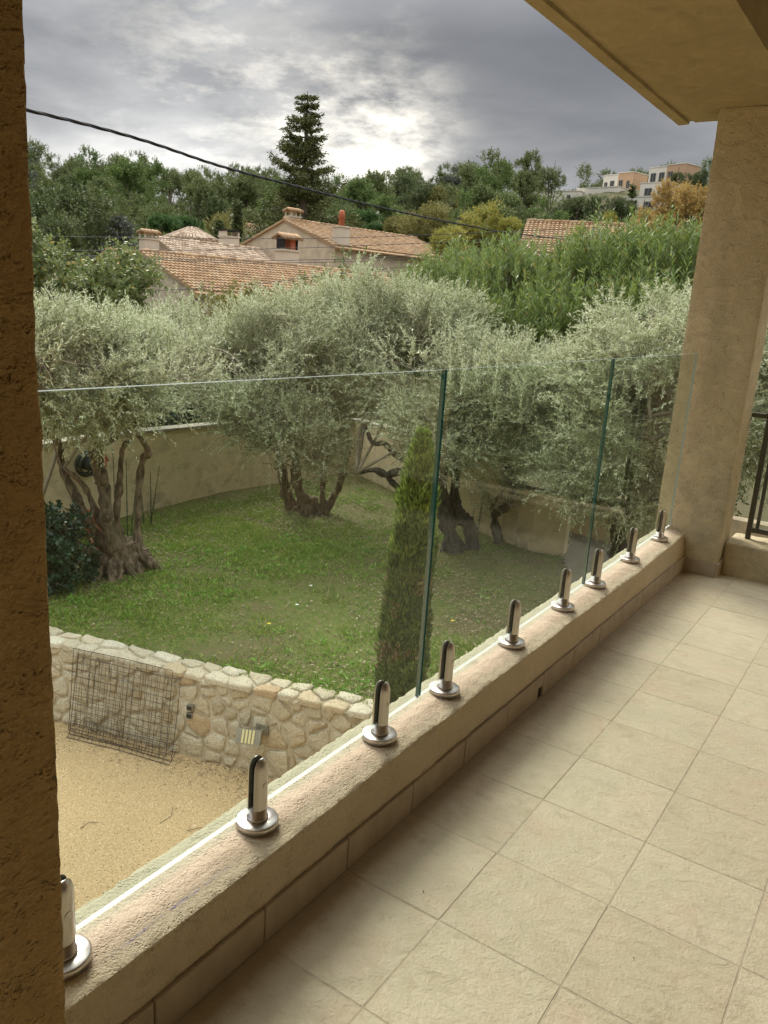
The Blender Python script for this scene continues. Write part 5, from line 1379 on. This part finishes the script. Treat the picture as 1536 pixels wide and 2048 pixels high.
# turret with eight-sided roof
c = Vector(at(384, 480, 56)); t = empty('turret', (c.x, c.y, tz(c.x, c.y)), label='eight sided turret with pale tiled roof among the houses', category='turret')
b = MB(); b.tube([(c.x, c.y, c.z - 8), (c.x, c.y, c.z - .05)], 1.55, 8); o = b.build('turret_walls', MATS['house_pale']); under(o, t)
V = []; F = []; V.append((c.x, c.y, c.z + .80))
for k in range(8): a = k * math.pi / 4 + .2; V.append((c.x + 1.85 * math.cos(a), c.y + 1.85 * math.sin(a), c.z - .04))
F = [(0, 1 + k, 1 + (k + 1) % 8) for k in range(8)] + [tuple(range(8, 0, -1))]
b = MB(); b.add(V, F); o = b.build('turret_roof', MATS['rooftile_pale']); under(o, t)
b = MB()
for k in range(48):
    a = k * 2 * math.pi / 48; e = 1.88 * math.cos(math.pi / 8) / math.cos(((a - .2) % (math.pi / 4)) - math.pi / 8)
    r0 = .18 if k % 6 == 0 else (.8 if k % 2 else .45)
    def RP(r): return (c.x + r * math.cos(a), c.y + r * math.sin(a), c.z + .83 - .84 * r / (e + .02) + .02)
    q = r0
    while q < e - .1:
        q2 = min(e, q + .38); b.tube([RP(q), RP(q2)], [.075, .095], 6); q = q2
o = b.build('roof_tiles', MATS['rooftile_pale'], None, False, kind='stuff'); under(o, t)
# far small pink house and the orange low roof at the left
hD, gD, rD = house('tiled_house', at(495, 450, 75), rdv, 3.0, 1.3, 6, 'small distant pinkish house peeping between the turret and the big gable', tz(55, 55), 'house_pale', 'rooftile')
hE, gE, rE = house('tiled_house', at(215, 502, 44), rdv, 3.2, 1.1, 6, 'low orange tiled roof left of the pale tiled house, behind the broadleaf tree', tz(24, 36))
# right house behind the oleanders: ridge across the view
p = Vector(at(1058, 444, 42)); q = Vector(at(1235, 444, 42)); q.z = p.z
rdR = (q - p).normalized()
hF, gF, rF = house('tiled_house', p, (rdR.x, rdR.y), 4.6, 1.7, (q - p).length, 'house with pinkish tiled roof behind the oleanders, below the hill houses', tz(38, 13), 'house_pale', 'rooftile')
p = Vector(at(1235, 452, 46)); hG, gG, rG = house('tiled_house', p, (rdR.x, rdR.y), 2.5, .8, 3.4, 'small salmon tiled roof right of the pinkish tiled roof', tz(38, 13), 'house_pale', 'rooftile')
b = MB(); c = Vector(at(1180, 500, 20)); Mx = Matrix.Translation((c.x, c.y, c.z)) @ Matrix.Rotation(R(20), 4, 'Z'); b.box(-.1, .1, -.45, .40, -2.6, .06, 0, Mx)
b.build('white_garden_pillar', MATS['house_pale'], None, label='pale rendered wall end glimpsed between the oleander bushes', category='wall')

# modern blocks on the hill
MATS['white_render'] = m_simple('off_white_render', (.62, .58, .50), .85, 0, .08, .5)
MATS['ochre_render'] = m_simple('terracotta_render', (.44, .29, .18), .85, 0, .08, .5)
def block(u, vb, d, wF, wS, h, cols, wins, lab, yaw=35, name='hill_house', sidewin=()):
    """corner nearest the camera at (u, vb); front runs left, side runs right"""
    c = Vector(at(u, vb, d)); az = math.atan2(c.y, c.x); right = Vector((math.sin(az), -math.cos(az), 0)); fwd = Vector((math.cos(az), math.sin(az), 0)); y_ = R(yaw)
    f = -right * math.cos(y_) + fwd * math.sin(y_); s = right * math.sin(y_) + fwd * math.cos(y_)
    t = empty(name, tuple(c), label=lab, category='house')
    x = 0
    for (w, mt, dh) in cols:
        V = [c + f * x, c + f * (x + w), c + f * (x + w) + s * wS, c + f * x + s * wS]
        b = MB(); b.add([tuple(p - Vector((0, 0, 6))) for p in V] + [tuple(p + Vector((0, 0, h + dh))) for p in V], [(0, 1, 2, 3), (7, 6, 5, 4), (0, 4, 5, 1), (1, 5, 6, 2), (2, 6, 7, 3), (3, 7, 4, 0)])
        o = b.build('wall_block', MATS[mt]); under(o, t)
        V = [c + f * (x - .08) - s * .08, c + f * (x + w + .08) - s * .08, c + f * (x + w + .08) + s * (wS + .08), c + f * (x - .08) + s * (wS + .08)]
        b = MB(); b.add([tuple(p + Vector((0, 0, h + dh + .001))) for p in V] + [tuple(p + Vector((0, 0, h + dh + .12))) for p in V], [(0, 1, 2, 3), (7, 6, 5, 4), (0, 4, 5, 1), (1, 5, 6, 2), (2, 6, 7, 3), (3, 7, 4, 0)])
        o = b.build('parapet_cap', MATS['white_render']); under(o, t)
        x += w + .004
    def win(P, e, nrm, w, hh):
        q = [P, P + e * w, P + e * w + Vector((0, 0, hh)), P + Vector((0, 0, hh))]
        b = MB(); b.add([tuple(p + nrm * .03) for p in q] + [tuple(p - nrm * .05) for p in q], [(0, 1, 2, 3), (7, 6, 5, 4), (0, 4, 5, 1), (1, 5, 6, 2), (2, 6, 7, 3), (3, 7, 4, 0)]); o = b.build('window', MATS['window']); under(o, t)
        b = MB(); fr = .07
        for (a0, a1, z0, z1) in ((-fr, 0, 0, hh), (w, w + fr, 0, hh), (-fr, w + fr, hh, hh + fr), (-fr, w + fr, -fr, 0), (w / 2 - fr / 2, w / 2 + fr / 2, 0, hh)):
            q = [P + e * a0 + Vector((0, 0, z0)), P + e * a1 + Vector((0, 0, z0)), P + e * a1 + Vector((0, 0, z1)), P + e * a0 + Vector((0, 0, z1))]
            b.add([tuple(p + nrm * .07) for p in q] + [tuple(p + nrm * .005) for p in q], [(0, 1, 2, 3), (7, 6, 5, 4), (0, 4, 5, 1), (1, 5, 6, 2), (2, 6, 7, 3), (3, 7, 4, 0)])
        o = b.build('window_frame', MATS['lamp_grey']); under(o, t)
    for (a, z0, w, hh) in wins: win(c + f * a + Vector((0, 0, z0)), f, -s, w, hh)
    for (a, z0, w, hh) in sidewin: win(c + s * a + Vector((0, 0, z0)), s, -f, w, hh)
    return t
block(1262, 389, 165, 6.6, 4.6, 3.8, [(3.3, 'ochre_render', .1), (3.3, 'white_render', -.1)], [(.7, .9, .6, 1.5), (2.2, .7, .75, 1.9), (4.1, .7, .8, 1.9), (5.6, .7, .6, 1.7)], 'terracotta and off white flat roofed block on the hill, left of the pair', 35, sidewin=[(3.0, 1.4, .5, .9)])
block(1366, 376, 160, 7.6, 4.4, 3.9, [(3.9, 'ochre_render', .15), (3.7, 'white_render', 0)], [(2.5, .8, 1.0, 2.1), (4.3, .8, 1.0, 2.1), (6.1, .8, 1.0, 2.1)], 'terracotta and off white flat roofed block on the hill, nearest the beige column', 35)
block(1232, 408, 158, 8.5, 7.0, 2.9, [(8.5, 'white_render', 0)], [(1.5, 1.4, .5, .5), (3.2, 1.4, .5, .5), (5.3, 1.4, .5, .5)], 'long off white lower storey with flat roof below the left terracotta block', 30)
block(1345, 400, 152, 6.2, 3.5, 2.9, [(6.2, 'white_render', 0)], [(2.0, .9, .8, 1.1), (4.0, .9, 1.2, 1.1)], 'off white stepped storey below the right terracotta block', 25)
block(1312, 432, 146, 6.0, 3.5, 3.0, [(6.0, 'white_render', 0)], [(.7, .6, 1.6, 1.6), (3.6, .6, 1.3, 1.6)], 'lowest off white storey with large dark openings on the hill', 20)
block(1160, 408, 160, 9.5, 5.0, 2.2, [(9.5, 'white_render', 0)], [(2, 1.0, .5, .5)], 'long low pale building on the hill, leftmost of the hill houses', 15)

# ================================================================== TREES ON THE HILL
def tree_meshes(kind, seed):
    """crown and trunk meshes around a base at the origin, unit about 9 m tall"""
    rg_ = np.random.default_rng(seed); rn_ = random.Random(seed)
    if kind == 'pine':
        H = 9; nb = rn_.randint(6, 9); bl = []
        for k in range(nb): a = rn_.uniform(0, 6.28); r = rn_.uniform(.3, 2.3); z = rn_.uniform(4.8, 8.2) - r * .3; bl.append((r * math.cos(a), r * math.sin(a), z, rn_.uniform(1.0, 1.7), rn_.uniform(1.0, 1.7), rn_.uniform(.7, 1.1)))
        bl.append((0, 0, 7.8, 1.3, 1.3, 1.1)); nt_, up = 620, .8
    elif kind == 'round':
        H = 7; bl = [(0, 0, 4.2, 2.3, 2.3, 2.0)] + [(rn_.uniform(-1.6, 1.6), rn_.uniform(-1.6, 1.6), rn_.uniform(2.2, 5.4), rn_.uniform(1.0, 1.6), rn_.uniform(1.0, 1.6), rn_.uniform(.9, 1.4)) for _ in range(8)]; nt_, up = 800, .5
    elif kind == 'umbrella':
        H = 6; bl = [(rn_.uniform(-2.2, 2.2), rn_.uniform(-2.2, 2.2), rn_.uniform(4.7, 5.3), 1.5, 1.5, .7) for _ in range(9)] + [(0, 0, 5.5, 2.0, 2.0, .7)]; nt_, up = 800, 1.0
    c = sprays('tree_crown', bl, int(nt_ * 1.5), 18, .70, .27, .075, None, rg_, up, .8, .5, 0, (.4, .9), .6, .9, .45, None, seed, False)
    me = c.data; bpy.data.objects.remove(c)
    b = MB(); lean = rn_.uniform(-.5, .5)
    b.tube([(0, 0, -.5), (lean * .3, 0, 2), (lean * .6, .1, 4), (lean, 0, 6.2 if kind == 'pine' else 4.5)], [.22, .17, .13, .07], 6)
    for q in bl[:6]: b.tube([(lean * .5, .05, rn_.uniform(2.6, 4.2)), (q[0] * .6, q[1] * .6, q[2] - .5), (q[0], q[1], q[2])], [.10, .07, .03], 4)
    mt = mesh('tree_trunk', b.V, b.F, [MATS['pine_bark']])
    return me, mt
TM = {k: [tree_meshes(k, 500 + 17 * i + len(k)) for i in range(n)] for k, n in (('pine', 7), ('round', 4), ('umbrella', 2))}
CM = {}
def crown_mesh(kind, i, mat):
    key = (kind, i, mat)
    if key not in CM:
        me = TM[kind][i][0].copy(); me.materials.clear(); me.materials.append(MATS[mat]); CM[key] = me
    return CM[key]
def hill_tree(x, y, z, s, kind, mat, lab, name, cat, grp=None, rz=None, sz=1.0):
    i = rt.randrange(len(TM[kind])); t = empty(name, (x, y, z), rz if rz is not None else rt.uniform(0, 6.28), label=lab, category=cat); t.scale = (s, s, s * sz)
    if grp: t['group'] = grp
    new('crown', crown_mesh(kind, i, mat), t); new('trunk', TM[kind][i][1], t); return t
rt = random.Random(21); cnt = 0
houses_px = [(1040, 1400, 325, 440)]
for ri, (r, dens) in enumerate(((66, 6.5), (78, 6), (90, 6), (102, 6), (115, 6), (128, 6), (142, 6), (156, 6.5), (172, 7), (190, 8))):
    az = 4.0
    while az < 66:
        a = az + rt.uniform(-.4, .4) * math.degrees(dens / r); rr_ = r + rt.uniform(-4.5, 4.5)
        az += math.degrees(dens / r) * rt.uniform(.75, 1.25)
        x, y = rr_ * math.cos(R(a)), rr_ * math.sin(R(a)); z = tz(x, y)
        if a < 24.5 and r > 125 and r < 180: continue       # the building plot
        if a < 24 and r > 82: continue
        if r > 180 and a < 21 : pass
        k = rt.random(); s = rt.uniform(.8, 1.1) * (.75 if r < 85 else 1)
        if r > 140: kind, mt = 'pine', 'pine'
        else: kind, mt = (('pine', 'pine') if k < .62 else ('round', 'dark_tree') if k < .82 else ('pine', 'pine_light') if k < .92 else ('round', 'yellowgreen'))
        sky_ = r > 150
        lm = [(62, 'far left beyond the dark column'), (58.5, 'hidden just behind the dark column'), (55, 'beside the dark column'), (51.5, 'above the green broadleaf tree'), (48.5, 'above the orange low roof'), (45, 'above the turret'), (42, 'left of the tall conifer'), (38.5, 'right behind the tall conifer'), (35.5, 'above the terracotta chimney pot'), (32, 'above the big tiled roof'), (29, 'above the pale yellow green tree'), (25.5, 'above the bright yellow tree'), (0, 'above the pinkish tiled roof')]
        place = next(t_ for a_, t_ in lm if a > a_); row = 'on the skyline' if sky_ else ('low on the slope' if r < 85 else 'on the lower slope' if r < 108 else 'halfway up the slope' if r < 135 else 'high on the slope')
        lab = {'pine': 'dark green pine ', 'dark_tree': 'round dark leafy tree ', 'pine_light': 'brighter green pine ', 'yellowgreen': 'yellowish leafy tree '}[mt] + row + ' ' + place
        hill_tree(x, y, z - .3, s, kind, mt, lab, 'pine_tree' if kind == 'pine' else 'leafy_tree', 'pine' if kind == 'pine' else 'tree', 'trees on the wooded hill')
        cnt += 1
print('hill trees', cnt)
def scrub():
    n = 70000; a = rg.uniform(R(3), R(68), n); r_ = rg.uniform(58, 215, n); x, y = r_ * np.cos(a), r_ * np.sin(a)
    q = vnoise(np.stack([x, y, 0 * x], -1), .12, 31); az_ = np.degrees(a); keep = (q > -.35) & ~((az_ < 23) & (r_ > 120) & (r_ < 175)); x, y = x[keep], y[keep]; q = q[keep]; n = len(x)
    z = terrain_z(x, y) + rg.uniform(0, 1, n) ** 1.3 * (1.0 + 2.6 * np.clip(q + .35, 0, 1))
    V = leaves(np.stack([x, y, z], -1), norm(rg.normal(size=(n, 3)) + np.array([0, 0, .8])), rg.uniform(.5, 1.0, n), rg.uniform(.2, .4, n), rg)
    new('undergrowth', mesh('undergrowth', V, np.arange(len(V)).reshape(-1, 4), MATS['pine']), None, kind='stuff', label='dense scrub between the trees of the wooded hill')
scrub()
def placed(u, vtop, d, kind, mat, lab, name='pine_tree', cat='pine', wpx=None, zb=None):
    """tree whose top shows at (u, vtop)"""
    p = at(u, vtop, d); g = tz(p[0], p[1]) if zb is None else zb; H = {'pine': 8.9, 'round': 6.4, 'umbrella': 6.2}[kind]
    sz = (p[2] - g) / H; s = sz
    if wpx: s = (wpx * d / 1640) / {'pine': 6.2, 'round': 5.6, 'umbrella': 6.6}[kind]
    t = hill_tree(p[0], p[1], g, s, kind, mat, lab, name, cat, None, None, 1.0)
    off = (p[2] - g - H * s) / s
    if off < 0: t.location.z = g + off * s; off = 0
    for ch in t.children:
        if ch.name.startswith('crown'): ch.location.z = off
        else:
            L_ = 6.7 if kind == 'pine' else 5.0; ch.scale.z = (off + L_) / L_; ch.location.z = .5 * ch.scale.z - .5
    return t
for a in [(985, 308, 120, 'pine', 'pine', 'broad dark pine rising highest on the ridge right of the saddle', 'pine_tree', 'pine', 125), (945, 330, 118, 'pine', 'pine', 'dark pine at the left shoulder of the broad ridge pine', 'pine_tree', 'pine', 75),
          (910, 335, 110, 'pine', 'bluegrey', 'thin greyish pine at the saddle of the hill', 'pine_tree', 'pine', 40), (1050, 345, 125, 'pine', 'pine', 'dark pine between the broad ridge pine and the open crowned one', 'pine_tree', 'pine', 70),
          (1108, 336, 130, 'pine', 'pine', 'open crowned pine with a pale forked trunk on the ridge', 'pine_tree', 'pine', 55), (1172, 335, 190, 'pine', 'pine', 'pine directly left of the hill houses', 'pine_tree', 'pine', 80), (1215, 345, 195, 'pine', 'pine', 'pine peeping behind the left terracotta block', 'pine_tree', 'pine', 70),
          (1280, 345, 195, 'pine', 'pine', 'pine between the two terracotta blocks', 'pine_tree', 'pine', 90), (1345, 334, 190, 'pine', 'pine', 'pine behind the right terracotta block', 'pine_tree', 'pine', 90), (1420, 325, 170, 'pine', 'pine', 'pine right of the hill houses beside the column', 'pine_tree', 'pine', 90),
          (1358, 345, 150, 'round', 'dark_tree', 'dark round tree in front of the right terracotta block', 'leafy_tree', 'tree', 26), (1385, 350, 148, 'round', 'dark_tree', 'dark round tree beside the right terracotta block', 'leafy_tree', 'tree', 36), (1402, 342, 146, 'round', 'dark_tree', 'dark round tree nearest the beige column on the hill', 'leafy_tree', 'tree', 30),
          (1150, 397, 105, 'round', 'dark_tree', 'dark rounded evergreen below the long low building', 'leafy_tree', 'tree', 75), (1210, 400, 100, 'round', 'dark_tree', 'dark rounded evergreen in the middle of the clump below the hill houses', 'leafy_tree', 'tree', 75), (1252, 402, 98, 'round', 'dark_tree', 'dark rounded evergreen right in the clump below the hill houses', 'leafy_tree', 'tree', 60),
          (1018, 392, 92, 'pine', 'pine_light', 'bright green pine left of the dark evergreen clump', 'pine_tree', 'pine', 110), (1095, 400, 88, 'pine', 'pine_light', 'bright green bushy pine in front of the dark evergreen clump', 'pine_tree', 'pine', 110), (930, 385, 96, 'pine', 'pine_light', 'bright green pine under the saddle of the hill', 'pine_tree', 'pine', 100),
          (965, 412, 56, 'round', 'yellow', 'bright yellow autumn tree left of the pinkish tiled roof', 'autumn_tree', 'tree', 95), (1025, 435, 54, 'round', 'yellow', 'small yellow green tree at the left end of the pinkish tiled roof', 'autumn_tree', 'tree', 50),
          (855, 418, 62, 'round', 'yellowgreen', 'pale yellow green tree right of the big gabled house', 'autumn_tree', 'tree', 110), (800, 432, 64, 'round', 'yellowgreen', 'smaller yellow green tree at the end of the big house ridge', 'autumn_tree', 'tree', 60), (905, 455, 50, 'round', 'yellow', 'low yellow tree before the pale yellow green one', 'autumn_tree', 'tree', 80),
          (930, 425, 60, 'pine', 'bluegrey', 'small blue grey conifer beside the bright yellow tree', 'blue_conifer', 'conifer', 30), (1222, 425, 44, 'round', 'yellow', 'small rounded yellow shrub at the right end of the pinkish roof', 'autumn_tree', 'tree', 32),
          (1352, 372, 34, 'round', 'orange', 'tall thin orange autumn tree beside the beige column', 'autumn_tree', 'tree', 85), (1310, 425, 36, 'round', 'orange', 'orange and green autumn tree below the hill houses', 'autumn_tree', 'tree', 80), (1390, 375, 33, 'round', 'orange', 'orange autumn tree partly behind the beige column', 'autumn_tree', 'tree', 100), (1310, 470, 26, 'round', 'yellowgreen', 'feathery yellow green bush under the orange trees', 'autumn_tree', 'tree', 130),
          (330, 436, 66, 'umbrella', 'umbrella', 'bright green umbrella pine behind the turret, leftmost of three', 'umbrella_pine', 'pine', 80), (372, 436, 68, 'umbrella', 'umbrella', 'bright green umbrella pine right behind the turret', 'umbrella_pine', 'pine', 60), (722, 425, 70, 'umbrella', 'umbrella', 'bright green umbrella pine right of the terracotta chimney pot', 'umbrella_pine', 'pine', 75),
          (755, 450, 66, 'umbrella', 'umbrella', 'small bright green umbrella pine above the big house ridge', 'umbrella_pine', 'pine', 45),
          (120, 385, 58, 'round', 'dark_tree', 'large dark tree near the dark column', 'leafy_tree', 'tree', 170), (75, 350, 70, 'pine', 'pine', 'pine beside the dark column on the slope', 'pine_tree', 'pine', 90), (180, 400, 64, 'pine', 'pine', 'pine between the large dark tree and the grey cedar', 'pine_tree', 'pine', 90),
          (100, 440, 50, 'round', 'dark_tree', 'dark shrubby tree below the large dark tree', 'leafy_tree', 'tree', 120), (430, 350, 96, 'pine', 'pine', 'tall pine with bare pale trunk left of the tall conifer', 'pine_tree', 'pine', 80), (490, 340, 100, 'pine', 'pine', 'tall pine whose trunk shows dark, next to the tall conifer', 'pine_tree', 'pine', 85)]:
    placed(*a)

def conifer(u, vtop, vbot, d, wpx, mat, lab, seed, name='conifer', layers=34, thin=1.0, gap=.0):
    rg_ = np.random.default_rng(seed); rn_ = random.Random(seed); p = at(u, vtop, d); g = tz(p[0], p[1]); H = p[2] - g; Rm = wpx * d / 1640 / 2
    t = empty(name, (p[0], p[1], g), label=lab, category='conifer'); Os = []; Ds = []; Ls = []
    b = MB(); b.tube([(0, 0, -.4), (.05, 0, H * .5), (0, 0, H)], [Rm * .09 + .08, Rm * .05 + .05, .02], 7)
    for k in range(layers):
        f = (k + rn_.random()) / layers; z = H * (.12 + .87 * f); rad = Rm * ((1 - f) ** .75 * .95 + .05) * rn_.uniform(.6, 1.15)
        nbr = rn_.randint(4, 7)
        for q in range(nbr):
            if rn_.random() < gap: continue
            a = rn_.uniform(0, 6.28); L = rad * rn_.uniform(.55, 1.15); rise = rn_.uniform(-.15, .25)
            e = np.array([math.cos(a) * L, math.sin(a) * L, rise * L + .12 * L]); 
            b.tube([(0, 0, z), (e[0] * .55, e[1] * .55, z + e[2] * .3 - .06 * L), (e[0], e[1], z + e[2])], [.05, .035, .012], 4, 0, False)
            n = int(L * 70 * thin) + 14; tt = rg_.uniform(.12, 1.03, n) ** .8
            O = np.stack([e[0] * tt, e[1] * tt, z + e[2] * tt ** 1.6 - .10 * L * np.sin(np.pi * tt)], -1) + rg_.normal(size=(n, 3)) * np.array([1, 1, .28]) * (.10 + .10 * L * (1 - tt * .6))[:, None]
            Os.append(O); Ds.append(norm(np.array([math.cos(a), math.sin(a), -.15])[None] + rg_.normal(size=(n, 3)) * .55)); Ls.append(np.full(n, 1.0))
    O = np.concatenate(Os); D = np.concatenate(Ds); sc = max(.16, .0036 * d)
    V = leaves(O, D, rg_.uniform(.8, 1.5, len(O)) * sc, rg_.uniform(.25, .45, len(O)) * sc, rg_)
    new('crown', mesh('crown', V, np.arange(len(V)).reshape(-1, 4), MATS[mat]), t); b.build('trunk', MATS['pine_bark'], t)
    return t
MATS['conifer'] = m_leaf('conifer_needles', [(0, (.045, .06, .015)), (.5, (.085, .10, .028)), (1, (.16, .17, .045))], None, .7, .15)
conifer(615, 183, 470, 62, 235, 'conifer', 'tall ragged conifer towering over the big gabled house', 601, layers=46, gap=.16, thin=1.3)
conifer(238, 425, 500, 58, 125, 'bluegrey', 'grey green cedar with level branches left of the pale chimney', 602, 'cedar', 16)
conifer(475, 400, 500, 60, 13, 'dark_tree', 'needle thin dark cypress between turret and big house', 603, 'conifer', 60, 3)
conifer(438, 440, 500, 60, 12, 'dark_tree', 'second thin dark cypress right behind the turret', 604, 'conifer', 50, 3)
conifer(1268, 362, 420, 115, 26, 'dark_tree', 'slim dark fir in front of the left terracotta block', 605, 'conifer', 20, 1.5)

# cedar twigs reaching in beside the dark column
t = empty('cedar', (*at(-60, 600, 20)[:2], -1.5), label='pale cedar branch tips reaching past the dark column against the sky', category='cedar')
rn = random.Random(8); VV = []
for (v, L_) in ((295, .30), (322, .34), (343, .38), (352, .45), (372, .3)):
    a = Vector(at(-40, v + 10, 20)); e = Vector(at(62 + L_ * 30, v, 20)); b = MB(); b.tube([a, a.lerp(e, .5) + Vector((0, 0, -.05)), e], [.03, .02, .006], 5); o = b.build('branch', MATS['twig']); under(o, t)
    n = 120; tt = np.random.default_rng(int(v)).uniform(.4, 1, n); A0, E0 = np.array(a), np.array(e); VV.append(leaves(A0 + (E0 - A0) * tt[:, None], norm(np.random.default_rng(int(v) + 1).normal(size=(n, 3)) + (E0 - A0) * .5), .12, .02, rg))
V = np.concatenate(VV); o = new('needles', mesh('needles', V, np.arange(len(V)).reshape(-1, 4), MATS['bluegrey'])); under(o, t)

# ---- overhead lines
def line_through(pxs, d0, d1, strands, rad, lab, name='overhead_cable'):
    a = at(*pxs[0], d0); e = at(*pxs[-1], d1); dx, dy = e[0] - a[0], e[1] - a[1]; pts = []
    for (u, v) in pxs:
        r = ray(u, v); k = (a[0] * dy - a[1] * dx) / (r[0] * dy - r[1] * dx); pts.append(EYE + r * k)
    p, _ = smooth_path(pts, [1] * len(pts), 40 if strands > 1 else 8); p = np.array(p)
    s = np.concatenate([[0], np.cumsum(np.linalg.norm(np.diff(p, axis=0), axis=1))])
    if strands == 1:
        b = MB(); b.tube([tuple(q) for q in p], rad, 5); return b.build(name, MATS['cable'], None, True, label=lab, category='cable')
    t = empty(name, tuple(p[0]), label=lab, category='cable'); dirn = norm(np.array([[dx, dy, 0]]))[0]; side = np.array([-dirn[1], dirn[0], 0])
    ss_ = np.linspace(0, s[-1], 420); q = np.stack([np.interp(ss_, s, p[:, k]) for k in range(3)], -1)
    for k in range(strands):
        ph = ss_ * 2 * np.pi / .55 + k * 2 * np.pi / strands; w = q + side * (np.cos(ph) * rad * .95)[:, None] + np.array([0, 0, 1]) * (np.sin(ph) * rad * .95)[:, None]
        b = MB(); b.tube([tuple(z_) for z_ in w], rad, 5); o = b.build('strand', MATS['cable'], None, True); under(o, t)
line_through([(-60, 190), (50, 219), (180, 251), (300, 285), (450, 335), (613, 378), (736, 409), (857, 436), (950, 454), (1018, 466), (1195, 486)], 5.4, 22, 3, .0062, 'thick twisted black overhead cable sagging across the sky from the column')
line_through([(-60, 470), (60, 472), (250, 475), (480, 477), (700, 475), (900, 468), (1195, 455)], 26, 24, 1, .008, 'uppermost thin wire running level in front of the chimneys')
line_through([(-60, 502), (65, 501), (300, 501), (560, 497), (800, 488), (1195, 470)], 26, 24, 1, .008, 'second thin wire from the top, crossing the pale tiled roof')
line_through([(-60, 505), (235, 513), (450, 521), (600, 520), (800, 512), (1195, 480)], 26, 24, 1, .009, 'third thin wire from the top, crossing the low orange roof')
line_through([(-60, 507), (235, 516), (450, 525), (600, 525), (800, 518), (1195, 484)], 26.3, 24, 1, .009, 'fourth thin wire, close under the third')
line_through([(250, 585), (313, 581), (420, 575), (520, 567), (700, 545), (1195, 495)], 24, 24, 1, .010, 'lowest thin dark wire, crossing the gable wall of the low house')
t = empty('utility_pole', (*at(1197, 480, 23.9)[:2], -1.6), label='grey utility pole with cable brackets behind the oleanders', category='pole')
b = MB(); b.tube([(0, 0, 0), (0, 0, 5.35)], [.12, .09], 10); b.build('pole', MATS['zinc'], t, True)
b = MB(); b.box(-.04, .04, -.24, .24, 5.30, 5.35); b.box(-.16, -.04, -.12, .12, 4.8, 5.1); b.build('bracket', MATS['zinc'], t)
for y in (-.2, 0, .2):
    b = MB(); b.tube([(0, y, 5.351), (0, y, 5.43), (0, y, 5.46)], [.05, .06, .03], 8); b.build('insulator', MATS['zinc'], t)
